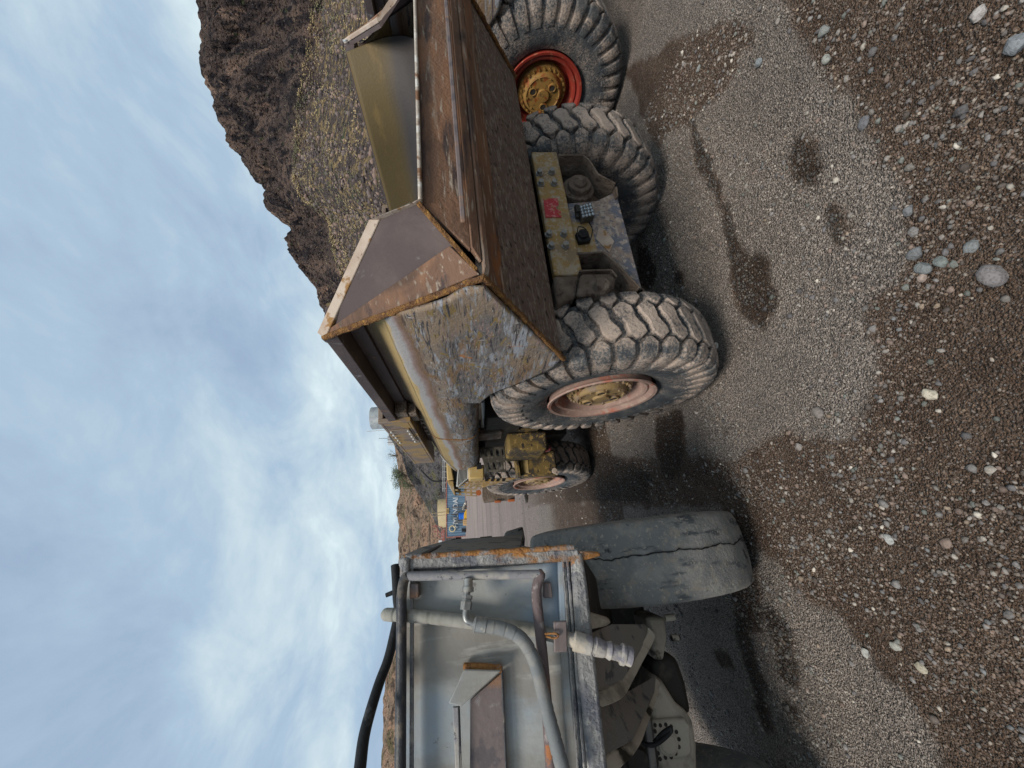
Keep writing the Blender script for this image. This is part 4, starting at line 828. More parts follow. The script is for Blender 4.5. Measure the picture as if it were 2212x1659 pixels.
mb = MB(); c = QB(1230, 1365, 2.42); mb.cyl(c, c - Vector((0, .02, 0)), .052, 28); mb.cyl(c - Vector((0, .019, 0)), c - Vector((0, .028, 0)), .040, 28); obj('centre_boss', mb, 'axle', cv_, org=G0, bevel=.004)
mb = MB(); c = QB(1112, 895, 2.44); mb.cyl(c, c - Vector((0, .012, 0)), .032, 24); mb.cyl(c, c - Vector((0, .02, 0)), .024, 6); gpt('axle_boss', mb, 'axle')
mb = MB(); mb.prism([QB(970, 1030, 2.3), QB(1040, 1030, 2.3), QB(1150, 1800, 2.3), QB(1060, 1800, 2.3)], (0, .05, 0)); gpt('strut', mb, 'side_dark', bevel=.008)
mb = MB(); mb.tube(smooth_path([QB(930, 1290, 2.3), QB(980, 1380, 2.27), QB(1080, 1395, 2.25), QB(1190, 1330, 2.25), QB(1275, 1240, 2.25), QB(1262, 1210, 2.25), QB(1180, 1270, 2.26), QB(1085, 1370, 2.27)]), .010, 10); gpt('brake_hose', mb, 'black')
mb = MB(); mb.cyl(Q(840, 470, 2.5), Q(915, 462, 2.5), .018, 12); mb.cyl(Q(895, 625, 2.55), Q(945, 625, 2.55), .018, 12); gpt('grease_fitting', mb, 'axle', split=1)
mb = MB(); mb.box((-1.7, 2.75, .62), (-.4, 3.0, .95)); mb.box((-1.5, 2.6, .95), (-.5, 4.2, 1.3)); gpt('axle_beam', mb, 'dark', bevel=.03, split=1)
mb = MB(); c = Q(635, 1620, 2.3); mb.revolve([(0, 0), (0, .05), (.02, .06), (.03, .11), (.06, .12)], 24, c=(0, 0, 0)); mb.v = [(c.x + b_, c.y + a_, c.z + d_) for a_, b_, d_ in mb.v]; gpt('drive_flange', mb, 'dark')
# slick wheel
mb = MB(); hw = .205; Rw = .685
pr = catmull2([(-hw * .75, .33), (-hw * .97, .42), (-hw * 1.03, .53), (-hw * .98, .62), (-hw * .88, .665), (-hw * .5, .682), (0, .686), (hw * .5, .682), (hw * .88, .665), (hw * .98, .62), (hw * 1.03, .53), (hw * .97, .42), (hw * .75, .33)], 4)
mb.revolve(pr, 128)
mb.v = [tuple(Vector(p) * (1 + .004 * mn.noise(Vector(p) * 14) + .002 * mn.noise(Vector(p) * 45))) for p in mb.v]; mb.v = [(p[0], p[1] * .97, p[2] * .97) for p in mb.v]
rimb = MB(); rimb.revolve([(.15, .34), (-.15, .34), (-.17, .33), (-.1, .28), (-.05, .2), (-.05, 0)], 40)
wg = obj('wheel', rimb, 'side_dark', gm); wg.location = Vector((-.225, 2.69, .66)) - G0; wg.rotation_euler = (0, 0, R_(182))
tyo = obj('tyre', mb, 'tread_slick', wg, smooth=60)
ck = MB(); pa = []; 
for i in range(90):
    th = -1.35 + i * .030; rr = .670; xx = .012 + .022 * mn.noise(Vector((i * .17, 0, 0))) + .012 * mn.noise(Vector((i * 1.3, 5, 0)))
    pa.append((-xx - .02, rr * math.cos(th + math.pi * 0) , rr * math.sin(th)))
ckm = MB(); ckm.tube(pa, [.0032 + .0028 * mn.noise(Vector((i * .9, 2, 0))) for i in range(90)], 5)
obj('tread_crack', ckm, 'black', wg)
wg2 = wg.copy(); col.objects.link(wg2); wg2.location = Vector((-1.62, 2.69, .66)) - G0; wg2.parent = gm
ty2 = tyo.copy(); col.objects.link(ty2); ty2.parent = wg2

# ------------------------------------------------------------------ ground
def gz(x, y):
    y = np.asarray(y, float); x = np.asarray(x, float)
    t = np.clip(y - 8, 0, None); r_ = t * t / (t + 10) * .0945 * np.where(y > 8, 1, 0)
    return np.minimum(r_, 6) - np.clip(x, -30, 30) * .06 * np.clip((y - 8) / 40, 0, 1)
def poly_world(pts, f): return np.array([list(P(*f(a, b), z=0))[:2] for a, b in pts])
i5 = lambda a, b: (1371.5 + .4962 * a, .4962 * b)
i6 = lambda a, b: (1371.5 + .5038 * a, 823 + .5038 * b)
dd = lambda a, b: (a, b)
WET = [poly_world(p, f) for p, f in (
    ([(-60, 300), (0, 420), (60, 600), (100, 640), (160, 560), (230, 540), (270, 500), (420, 340), (450, 230), (520, 150), (420, 100), (300, 130), (150, 180), (60, 250)], i5),
    ([(560, -80), (700, 130), (900, 430), (1000, 600), (1060, 700), (1180, 800), (1180, 1150), (1100, 1250), (1000, 1300), (980, 1440), (1040, 1520), (1040, 1680), (1800, 1680), (1800, -80)], i5),
    ([(380, 870), (370, 960), (400, 1060), (410, 1250), (450, 1380), (540, 1430), (600, 1340), (560, 1130), (450, 1090), (420, 1010)], i5),
    ([(225, 500), (250, 600), (250, 680), (290, 770), (350, 870), (380, 940), (370, 820), (310, 680), (260, 560)], i5),
    ([(680, 620), (730, 585), (780, 620), (800, 720), (770, 800), (700, 800), (665, 700)], i5),
    ([(820, 900), (890, 900), (905, 1010), (900, 1090), (860, 1050), (815, 960)], i5),
    ([(5, 1060), (60, 1090), (90, 1180), (60, 1260), (10, 1240)], i5), ([(165, 1180), (200, 1180), (200, 1230), (165, 1230)], i5),
    ([(80, 155), (190, 125), (205, 230), (215, 330), (430, 340), (620, 220), (900, 260), (1040, -20), (1800, -20), (1800, 1800), (1330, 1800), (1280, 1540), (1200, 1380), (1100, 1270), (960, 1090), (900, 1000), (750, 940), (640, 850), (620, 760), (520, 740), (545, 900), (550, 1090), (430, 1060), (380, 700), (380, 540), (0, 540), (-300, 520), (-460, 540), (-460, 300), (-100, 330), (80, 330)], i6),
    ([(550, 990), (600, 970), (680, 1070), (680, 1150), (620, 1160), (590, 1090)], i6),
    ([(610, 1150), (690, 1180), (710, 1300), (690, 1330), (640, 1300), (605, 1220)], i6),
    ([(440, 1100), (470, 1120), (590, 1500), (570, 1530), (520, 1420), (500, 1300)], i6), ([(620, 1360), (690, 1400), (695, 1450), (640, 1430)], i6),
    ([(335, 1140), (400, 1180), (420, 1240), (360, 1220)], i6))]
def inside(pg, X, Y):
    n = len(pg); r = np.zeros(X.shape, bool); j = n - 1
    for i in range(n):
        xi, yi = pg[i]; xj, yj = pg[j]
        c = ((yi > Y) != (yj > Y)) & (X < (xj - xi) * (Y - yi) / (yj - yi + 1e-12) + xi); r ^= c; j = i
    return r
def vnoise(X, Y, s, seed=0):        # cheap value noise, vectorised
    r2 = np.random.default_rng(seed); T = r2.random((256, 256))
    x, y = X * s + 1000.3, Y * s + 1000.7; xi, yi = np.floor(x).astype(int), np.floor(y).astype(int); fx, fy = x - xi, y - yi
    fx, fy = fx * fx * (3 - 2 * fx), fy * fy * (3 - 2 * fy); g = lambda a, b: T[a % 256, b % 256]
    return (g(xi, yi) * (1 - fx) + g(xi + 1, yi) * fx) * (1 - fy) + (g(xi, yi + 1) * (1 - fx) + g(xi + 1, yi + 1) * fx) * fy
STAIN = [2, 3, 4, 5, 6, 7, 9, 10, 11, 12, 13]
def stained(X, Y):
    wx = X + .06 * (vnoise(X, Y, 12, 5) - .5) + .03 * (vnoise(X, Y, 40, 6) - .5); wy = Y + .06 * (vnoise(X, Y, 12, 7) - .5) + .03 * (vnoise(X, Y, 40, 9) - .5)
    r = np.zeros(X.shape, bool)
    for i in STAIN: r |= inside(WET[i], wx, wy)
    for p in EXTRA: r |= inside(p, wx, wy)
    return r
EXTRA = [poly_world(p, i6) for p in (
    [(380, 560), (400, 700), (430, 900), (440, 1020), (520, 1090), (552, 1080), (540, 900), (520, 760), (470, 640)], [(75, 160), (185, 125), (205, 240), (190, 420), (110, 420), (90, 260)],
    [(-300, 280), (-60, 330), (60, 400), (60, 520), (-300, 520)], [(430, 1000), (480, 1060), (560, 1330), (540, 1380), (480, 1220), (430, 1120)])]
def wetness(X, Y):
    wx = X + .05 * (vnoise(X, Y, 9, 1) - .5) + .03 * (vnoise(X, Y, 30, 2) - .5); wy = Y + .05 * (vnoise(X, Y, 9, 3) - .5) + .03 * (vnoise(X, Y, 30, 4) - .5)
    r = np.zeros(X.shape, bool)
    for p in WET: r |= inside(p, wx, wy)
    r |= (Y > 4.5) & (Y < 9) & (vnoise(X, Y, .7, 8) > .25)
    return r
def zrel(X, Y):
    z = .035 * (vnoise(X, Y, .8, 11) - .5) + .016 * (vnoise(X, Y, 3.1, 12) - .5) + .010 * (vnoise(X, Y, 11, 13) - .5) + .006 * (vnoise(X, Y, 33, 14) - .5)
    return (z - .012)
def axis(lo, hi, a, b, h, g=1.12):
    v = list(np.arange(a, b, h)); s_ = h; q = v[-1]
    while q < hi: s_ *= g; q += s_; v.append(q)
    s_ = h; q = v[0]; pre = []
    while q > lo: s_ *= g; q -= s_; pre.append(q)
    return np.array(pre[::-1] + v)
xs = axis(-900, 900, -2.2, 4.6, .022); ys = axis(-60, 900, .25, 5.0, .022)
X, Y = np.meshgrid(xs, ys, indexing='ij'); Zg = gz(X, Y) + zrel(X, Y)
nx, ny = X.shape
me = bpy.data.meshes.new('ground'); me.vertices.add(nx * ny)
me.vertices.foreach_set('co', np.stack([X, Y, Zg], -1).astype(np.float32).ravel())
idx = np.arange(nx * ny).reshape(nx, ny); q = np.stack([idx[:-1, :-1], idx[1:, :-1], idx[1:, 1:], idx[:-1, 1:]], -1).reshape(-1, 4)
me.loops.add(q.size); me.loops.foreach_set('vertex_index', q.ravel()); me.polygons.add(len(q)); me.polygons.foreach_set('loop_start', np.arange(0, q.size, 4)); me.update(calc_edges=True)
me.shade_smooth()
wt = wetness(X, Y).astype(np.float32)
k3 = wt.copy(); k3[1:-1, 1:-1] = (wt[1:-1, 1:-1] * 2 + wt[:-2, 1:-1] + wt[2:, 1:-1] + wt[1:-1, :-2] + wt[1:-1, 2:]) / 6
at = me.attributes.new('damp', 'FLOAT', 'POINT'); at.data.foreach_set('value', k3.ravel())
at = me.attributes.new('stain', 'FLOAT', 'POINT'); ws = stained(X, Y).astype(np.float32); k4 = ws.copy(); k4[1:-1, 1:-1] = (ws[1:-1, 1:-1] * 2 + ws[:-2, 1:-1] + ws[2:, 1:-1] + ws[1:-1, :-2] + ws[1:-1, 2:]) / 6; at.data.foreach_set('value', (k4 * .9).ravel())
mt, t, b = new_mat('gravel_ground')
an = t.nodes.new('ShaderNodeAttribute'); an.attribute_name = 'damp'
ge = t.nodes.new('ShaderNodeTexCoord')
dry = mixc(t, noise_fac(t, 3, .3, .7), (.41, .345, .295), (.52, .44, .375)); damp = mixc(t, noise_fac(t, 5, .35, .7), (.125, .078, .052), (.20, .135, .095))
fine = noise_fac(t, 140, .35, .7, det=4); dry = mixc(t, fine, dry, (.15, .13, .12)); damp = mixc(t, noise_fac(t, 110, .45, .72, det=4), damp, (.17, .145, .13))
near = mixc(t, an.outputs['Fac'], dry, damp)
sa_ = t.nodes.new('ShaderNodeAttribute'); sa_.attribute_name = 'stain'
near = mixc(t, sa_.outputs['Fac'], near, mixc(t, noise_fac(t, 60, .4, .7), (.060, .039, .027), (.115, .078, .055)))
def grains(sc_, seed):
    vv = t.nodes.new('ShaderNodeTexVoronoi'); vv.inputs['Scale'].default_value = sc_; t.links.new(ge.outputs['Object'], vv.inputs['Vector'])
    q = t.nodes.new('ShaderNodeSeparateColor'); t.links.new(vv.outputs['Color'], q.inputs[0]); return vv.outputs['Distance'], q.outputs[seed]
d1_, c1_ = grains(150, 0); d2_, c2_ = grains(290, 1); d3_, c3_ = grains(85, 2)
def gmul(c, f, lo, hi):
    mm = t.nodes.new('ShaderNodeMix'); mm.data_type = 'RGBA'; mm.blend_type = 'MULTIPLY'; mm.inputs[0].default_value = 1; mm.clamp_result = False
    mr_ = t.nodes.new('ShaderNodeMapRange'); mr_.inputs[3].default_value = lo; mr_.inputs[4].default_value = hi; t.links.new(f, mr_.inputs[0])
    t.links.new(c, mm.inputs[6]); t.links.new(mr_.outputs[0], mm.inputs[7]); return mm.outputs[2]
near = gmul(near, c1_, .55, 1.4); near = gmul(near, c2_, .65, 1.3); near = gmul(near, d3_, 1.15, .6)
# small stones in the surface
vo = t.nodes.new('ShaderNodeTexVoronoi'); vo.inputs['Scale'].default_value = 75; t.links.new(ge.outputs['Object'], vo.inputs['Vector'])
gt = t.nodes.new('ShaderNodeMapRange'); gt.inputs[1].default_value = .30; gt.inputs[2].default_value = .22; t.links.new(vo.outputs['Distance'], gt.inputs[0])
sr = t.nodes.new('ShaderNodeSeparateColor'); t.links.new(vo.outputs['Color'], sr.inputs[0])
st_c = mixc(t, sr.outputs[1], (.13, .12, .12), (.42, .38, .34))
stm = math_(t, 'MULTIPLY', gt.outputs[0], math_(t, 'GREATER_THAN', sr.outputs[0], .62))
near = mixc(t, stm, near, st_c)
s = t.nodes.new('ShaderNodeSeparateXYZ'); t.links.new(ge.outputs['Object'], s.inputs[0])
fr_ = t.nodes.new('ShaderNodeMapRange'); fr_.interpolation_type = 'SMOOTHSTEP'; fr_.inputs[1].default_value = 8; fr_.inputs[2].default_value = 15; t.links.new(s.outputs[1], fr_.inputs[0])
farc = mixc(t, noise_fac(t, .25, .35, .65, st=(.15, 1, 1)), (.36, .29, .26), (.30, .245, .225)); farc = mixc(t, noise_fac(t, 6, .62, .7), farc, (.5, .46, .42)); farc = mixc(t, noise_fac(t, 1.2, .5, .65, st=(.1, 1, 1)), farc, (.25, .205, .185))
t.links.new(mixc(t, fr_.outputs[0], near, farc), b.inputs['Base Color'])
b.inputs['Roughness'].default_value = .95; b.inputs['Specular IOR Level'].default_value = .2
hh = math_(t, 'ADD', math_(t, 'MULTIPLY', noise_fac(t, 160, .2, .8, det=5), .5), math_(t, 'MULTIPLY', stm, .8)); hh = math_(t, 'ADD', hh, noise_fac(t, 45, .2, .8, det=5))
hh = math_(t, 'SUBTRACT', hh, math_(t, 'MULTIPLY', d1_, 1.3)); hh = math_(t, 'SUBTRACT', hh, math_(t, 'MULTIPLY', d3_, 1.2)); bump(t, b, hh, 1.0, .016)
me.materials.append(mt); go = bpy.data.objects.new('ground', me); col.objects.link(go); tag(go, kind='structure')

# ------------------------------------------------------------------ gravel stones
def ico():
    p = (1 + 5 ** .5) / 2
    v = np.array([(-1, p, 0), (1, p, 0), (-1, -p, 0), (1, -p, 0), (0, -1, p), (0, 1, p), (0, -1, -p), (0, 1, -p), (p, 0, -1), (p, 0, 1), (-p, 0, -1), (-p, 0, 1)]) / math.hypot(1, p)
    f = np.array([(0, 11, 5), (0, 5, 1), (0, 1, 7), (0, 7, 10), (0, 10, 11), (1, 5, 9), (5, 11, 4), (11, 10, 2), (10, 7, 6), (7, 1, 8), (3, 9, 4), (3, 4, 2), (3, 2, 6), (3, 6, 8), (3, 8, 9), (4, 9, 5), (2, 4, 11), (6, 2, 10), (8, 6, 7), (9, 8, 1)]); return v, f
IV, IF = ico()
PAL = np.array([(.26, .245, .235), (.18, .17, .17), (.33, .30, .27), (.45, .41, .36), (.62, .56, .48), (.235, .245, .22), (.28, .21, .175), (.14, .115, .10), (.36, .28, .21), (.23, .235, .235)])
PW = np.array([.20, .17, .16, .07, .025, .08, .11, .10, .04, .015]); PW = PW / PW.sum()
def stones(cx, cy, size, seed, embed=.25):
    r2 = np.random.default_rng(seed); n = len(cx)
    s = size[:, None] * np.stack([r2.uniform(.7, 1.3, n), r2.uniform(.7, 1.3, n), r2.uniform(.45, .8, n)], -1)
    V = IV[None] * (1 + r2.uniform(-.36, .30, (n, 12, 1))) * s[:, None, :]
    a = r2.uniform(0, 2 * np.pi, n); c, s_ = np.cos(a), np.sin(a)
    x = V[..., 0] * c[:, None] - V[..., 1] * s_[:, None]; y = V[..., 0] * s_[:, None] + V[..., 1] * c[:, None]
    z0 = gz(cx, cy) + zrel(cx, cy) + size * embed
    V = np.stack([x + cx[:, None], y + cy[:, None], V[..., 2] + z0[:, None]], -1)
    Fc = IF[None] + (np.arange(n) * 12)[:, None, None]
    ci = r2.choice(len(PAL), n, p=PW); C = PAL[ci] * r2.uniform(.6, 1.1, (n, 1)) * np.where(stained(cx, cy), .48, 1)[:, None] * .9
    wq_ = wetness(cx, cy) & ~stained(cx, cy); small = np.clip((.0085 - size) / .005, 0, .75)[:, None]
    soil = np.where(wq_[:, None], np.array([[.17, .115, .08]]), np.array([[.36, .31, .265]])); C = np.where(stained(cx, cy)[:, None], C, C * (1 - small) + soil * small * r2.uniform(.6, 1.25, (n, 1)))
    return V.reshape(-1, 3), Fc.reshape(-1, 3), np.repeat(C, 12, 0)
def stone_mesh(name, V, Fc, C, mat, smooth=False):
    me = bpy.data.meshes.new(name); me.vertices.add(len(V)); me.vertices.foreach_set('co', V.astype(np.float32).ravel())
    me.loops.add(Fc.size); me.loops.foreach_set('vertex_index', Fc.astype(np.int32).ravel()); me.polygons.add(len(Fc)); me.polygons.foreach_set('loop_start', np.arange(0, Fc.size, 3)); me.update(calc_edges=True)
    ca = me.color_attributes.new('tint', 'FLOAT_COLOR', 'POINT'); ca.data.foreach_set('color', np.concatenate([C, np.ones((len(C), 1))], 1).astype(np.float32).ravel())
    if smooth: me.shade_smooth()
    me.materials.append(mat); o = bpy.data.objects.new(name, me); col.objects.link(o); return o
mt, t, b = new_mat('stone'); a_ = t.nodes.new('ShaderNodeAttribute'); a_.attribute_name = 'tint'
f = noise_fac(t, 120, .4, .7, det=4); m2 = t.nodes.new('ShaderNodeMix'); m2.data_type = 'RGBA'; m2.blend_type = 'MULTIPLY'; m2.inputs[0].default_value = 1
t.links.new(a_.outputs['Color'], m2.inputs[6]); t.links.new(mixc(t, f, (1, 1, 1), (.62, .6, .58)), m2.inputs[7]); t.links.new(m2.outputs[2], b.inputs['Base Color'])
b.inputs['Roughness'].default_value = .85; b.inputs['Specular IOR Level'].default_value = .25; bump(t, b, noise_fac(t, 90, .2, .8, det=5), .5, .004)
MT['stone'] = mt
cxs, cys, szs = [], [], []
def scatter(n, x0, x1, y0, y1, lo, hi, pw, seed, keep_dry):
    r2 = np.random.default_rng(seed); cx = r2.uniform(x0, x1, n); cy = r2.uniform(y0, y1, n); s = lo + (hi - lo) * r2.random(n) ** pw
    # keep what the camera's wedge could see (with margin)
    u = np.stack([cx, cy, -HC * np.ones(n)], -1) @ RW
    ok = (u[:, 2] > .2) & (np.abs(u[:, 0] / u[:, 2]) < 1.35) & (np.abs(u[:, 1] / u[:, 2]) < 1.6)
    wv = wetness(cx, cy); ok &= wv | (r2.random(n) < keep_dry); ok &= ~((cx > .8) & (cx < 1.27) & (cy > 2.0) & (cy < 2.6))
    cl = vnoise(cx, cy, 4, 33) * .6 + vnoise(cx, cy, 1.3, 34) * .4; ok &= r2.random(n) < np.clip((cl - .2) * 2.2, .12, 1)
    cxs.append(cx[ok]); cys.append(cy[ok]); szs.append(s[ok])
scatter(95000, -1.6, 3.2, .25, 2.6, .0022, .0068, 1.7, 1, .55)
scatter(15000, -1.6, 3.2, .25, 2.6, .0055, .0125, 2.4, 2, .30)
scatter(900, -1.6, 3.2, .25, 2.6, .010, .020, 3.0, 5, .2)
scatter(60000, -1.6, 6, 2.2, 5.5, .0035, .010, 2.0, 3, .7)
scatter(3500, -1.6, 6, 2.2, 6.5, .009, .024, 3, 4, .35)
scatter(5000, -3, 7, 5.5, 14, .009, .022, 2.5, 6, .7)
cx, cy, sz = map(np.concatenate, (cxs, cys, szs))
gr = stone_mesh('gravel', *stones(cx, cy, sz, 9), MT['stone']); tag(gr, 'loose gravel of grey, tan and whitish pebbles strewn over the ground', 'gravel', kind='stuff')

def rock(px, py, size, colr, label, seed, flat=.65, group=None):
    c = P(px, py, z=.01); bm_v = []; r3 = random.Random(seed)
    import bmesh
    bm = bmesh.new(); bmesh.ops.create_icosphere(bm, subdivisions=3, radius=1)
    pl_ = [(Vector((r3.gauss(0, 1), r3.gauss(0, 1), r3.gauss(0, 1))).normalized(), r3.uniform(.68, .9)) for _ in range(9)]
    for v in bm.verts:
        p = v.co.copy()
        for n, d in pl_:
            e_ = p.dot(n) - d
            if e_ > 0: p -= n * e_
        p += p.normalized() * .07 * mn.noise(p * 3 + Vector((seed, 0, 0))); p = Vector((p.x * size * 1.1, p.y * size * .9, p.z * size * flat)); v.co = p
    me = bpy.data.meshes.new('rock'); bm.to_mesh(me); bm.free(); me.shade_smooth(); me.set_sharp_from_angle(angle=R_(28))
    ca = me.color_attributes.new('tint', 'FLOAT_COLOR', 'POINT'); ca.data.foreach_set('color', np.tile(np.array([*colr, 1], np.float32), len(me.vertices)))
    me.materials.append(MT['stone']); o = bpy.data.objects.new('rock', me); col.objects.link(o)
    o.location = (c.x, c.y, float(zrel(np.array(c.x), np.array(c.y))) + size * flat * .45); o.rotation_euler = (0, 0, r3.uniform(0, 6)); tag(o, label, 'rock', group)
G_ = (.19, .19, .195)
for a in [
    (2140, 595, .037, (.20, .185, .185), 'largest rounded grey rock standing alone on the brown gravel', 1, .8),
    (1965, 548, .026, (.16, .165, .17), 'angular dark grey rock, upper one of a close cluster', 2, .8),
    (1985, 580, .026, (.19, .205, .205), 'flat-topped grey-green rock just below the dark angular one', 3, .7),
    (2020, 567, .022, (.18, .20, .19), 'greenish angular rock at the edge of the cluster', 4, .6),
    (2085, 533, .022, (.2, .21, .21), 'small grey-blue stone above the largest rock', 5, .6),
    (1950, 455 , .020, (.18, .185, .19), 'grey stone left of the cluster on the dry gravel', 6, .7),
    (2118, 600, .018, (.33, .27, .23), 'pinkish pebble touching the shadow of the largest rock', 7, .7) if False else (1983, 600, .017, (.34, .27, .23), 'pale pink stone beside the grey cluster', 7, .7),
    (1540, 748, .024, (.38, .33, .29), 'pale stone wedged against the tread of the near truck tyre', 8, .8),
    (2003, 852, .024, (.50, .45, .36), 'cream white stone with a pointed end', 9, .6),
    (1765, 892, .030, (.21, .185, .17), 'brown-grey blocky rock sitting in the gravel', 10, .7),
    (1723, 965, .020, (.26, .235, .22), 'tan-grey stone below the brown blocky rock', 11, .7),
    (2190, 95, .030, (.22, .235, .25), 'blue-grey smooth rock by the corner of the gravel', 12, .7),
    (2105, 30, .022, (.40, .37, .35), 'long pale stone in the coarse pebbles', 13, .6),
    (1635, 135, .024, (.2, .22, .23), 'slate-grey chunk on the dry strip', 14, .6),
    (1775, 68, .026, (.22, .23, .22), 'mottled grey-green rock in the dark gravel', 15, .7),
    (1780, 128, .021, (.30, .31, .28), 'light green-grey stone next to the dry gravel', 16, .7),
    (1857, 265, .026, (.15, .15, .16), 'dark flat stone with a dark stain around it', 17, .4),
    (2080, 490, .016, (.45, .40, .33), 'small cream stone', 18, .6) if False else (1870, 1410, .020, (.40, .40, .37), 'pale stone at the foot of the dry slope', 18, .5),
    (1935, 1395, .022, (.36, .36, .32), 'off-white flat stone beside the dark damp strip', 19, .5),
    (1988, 1442, .022, (.40, .36, .28), 'yellowish white stone near the bottom of the photo', 20, .5),
    (1920, 1165, .020, (.38, .385, .37), 'pale grey stone in the middle of the brown gravel', 21, .6),
    (1503, 148, .02, (.24, .25, .24), 'grey stone on the brown strip behind the far wheel', 22, .6)]:
    rock(*a)

# ------------------------------------------------------------------ hills and cliffs
def loft(name, rows, nu, nv, amp, freq, mat, ridged=True, seed=0, kind=None, seg=None):
    """rows: list of point lists (same length), from foot to ridge; resampled and displaced."""
    rows = [[Vector(p) for p in r] for r in rows]
    def samp(r, u):
        k = u * (len(r) - 1); i = min(int(k), len(r) - 2); return r[i].lerp(r[i + 1], k - i)
    nr = len(rows); V = []
    for i in range(nu + 1):
        u = i / nu; c = [samp(r, u) for r in rows]
        for j in range(nv + 1):
            k = j / nv * (nr - 1); q = min(int(k), nr - 2); p = c[q].lerp(c[q + 1], k - q)
            dist = math.hypot(p.x, p.y); sc = (amp[q] + (amp[q + 1] - amp[q]) * (k - q)) * min(1, (dist / 150) ** 1.5)
            n = 0; a = 1; fq = freq
            for o_ in range(5):
                v = mn.noise(Vector((p.x * fq, p.y * fq, p.z * fq * .45)) + Vector((seed, o_ * 7, 0))); n += a * (abs(v) * 1.6 - .4 if ridged else v); a *= .52; fq *= 2.1
            dr = Vector((-p.x, -p.y, 0)).normalized() * .75 + Vector((0, 0, .5))
            V.append(tuple(p + dr * sc * n))
    w_ = nv + 1
    mb = MB(); mb.v = V; mb.f = [(i * w_ + j, (i + 1) * w_ + j, (i + 1) * w_ + j + 1, i * w_ + j + 1) for i in range(nu) for j in range(nv)]
    return obj(name, mb, mat, smooth=50)
def rock_mat(name, base, layers, bs, bd, zmix=None):
    mt, t, b = new_mat(name); c = base
    for i, ly in enumerate(layers):
        op = ly[4] if len(ly) > 4 else {}
        c = mixc(t, noise_fac(t, ly[1], ly[2], ly[3], loc=(i * 13, i * 5, i * 3), **op), c, ly[0])
    if zmix:      # talus below, cliff above, following the slope of the surface
        g = t.nodes.new('ShaderNodeAttribute'); g.attribute_name = 'talus'
        tal = zmix[0]
        for i, ly in enumerate(zmix[1]):
            op = ly[4] if len(ly) > 4 else {}
            tal = mixc(t, noise_fac(t, ly[1], ly[2], ly[3], loc=(i * 11, i * 3, 7), **op), tal, ly[0])
        c = mixc(t, g.outputs['Fac'], c, tal)
    t.links.new(c, b.inputs['Base Color']); b.inputs['Roughness'].default_value = 1; b.inputs['Specular IOR Level'].default_value = .1
    h = math_(t, 'ADD', noise_fac(t, bs, .25, .75, det=8, rough=.7), math_(t, 'MULTIPLY', noise_fac(t, bs * 3, 0, .5, vor=True), .8)); bump(t, b, h, 1, bd)
    return mt
dark_rock = rock_mat('dark_cliff', (.105, .078, .068), [
    ((.18, .125, .10), .08, .42, .62, dict(st=(1, 1, .4))), ((.045, .036, .038), .22, .50, .62, dict(st=(1, 1, .35))), ((.30, .20, .15), .12, .58, .66, dict(det=8, st=(1, 1, .5))),
    ((.022, .019, .022), .30, .50, .60, dict(det=9, rough=.7, st=(1, 1, .28))), ((.03, .026, .03), .8, .52, .64, dict(det=8)), ((.17, .14, .13), 1.1, .58, .68, dict(det=8)), ((.055, .065, .035), .35, .64, .70, dict(det=8))], .35, 1.6,
    ((.115, .092, .085), [((.34, .245, .13), .45, .47, .58, dict(det=8)), ((.055, .045, .045), 1.6, .52, .62, dict(det=7)), ((.2, .165, .15), 1.3, .6, .68, dict(det=6)), ((.09, .105, .06), .35, .60, .68, dict(det=8))]))
sky_d = [(425, -330), (420, -200), (432, -100), (425, 0), (420, 60), (425, 110), (436, 185), (452, 215), (485, 275), (507, 320), (530, 340), (556, 375), (562, 400), (575, 440), (600, 465), (622, 490), (625, 520), (640, 555), (660, 590), (680, 625), (693, 662), (715, 700), (800, 790), (850, 860), (880, 920), (890, 965)]
foot_d = [(700, -330), (700, -200), (700, -100), (700, 0), (698, 60), (692, 110), (684, 185), (672, 215), (660, 275), (655, 320), (648, 340), (640, 375), (648, 400), (680, 440), (715, 465), (725, 490), (728, 520), (735, 555), (748, 590), (765, 625), (778, 662), (790, 700), (840, 790), (880, 860), (900, 920), (910, 965)]
ridge_ = [P(a, b, r=190 - 50 * max(0, min(1, b / 900))) for a, b in sky_d]
foot_ = [P(a, b, r=150 - 55 * max(0, min(1, b / 900))) for a, b in foot_d]
mid_ = [f_.lerp(r_, .62) + Vector((-f_.x, -f_.y, 0)).normalized() * 6 for f_, r_ in zip(foot_, ridge_)]
base_ = [P(1020, b, r=52) for a, b in foot_d]
back_ = [Vector((p.x * 1.35, p.y * 1.35, p.z - 14)) for p in ridge_]
cl = loft('cliff_hill', [base_, foot_, mid_, ridge_, back_], 460, 230, [.5, 1.6, 7.5, 4.0, 3], .062, dark_rock, seed=3); tag(cl, kind='structure')
w_ = 231; at = cl.data.attributes.new('talus', 'FLOAT', 'POINT')
vals = []
for i in range(461):
    for j in range(w_):
        k = j / 230 * 4; n = mn.noise(Vector((i * .05, j * .05, 0))) * .35 + mn.noise(Vector((i * .2, j * .2, 0))) * .2
        vals.append(max(0, min(1, (1.08 + n * .8 - k) * 5)))
at.data.foreach_set('value', vals)
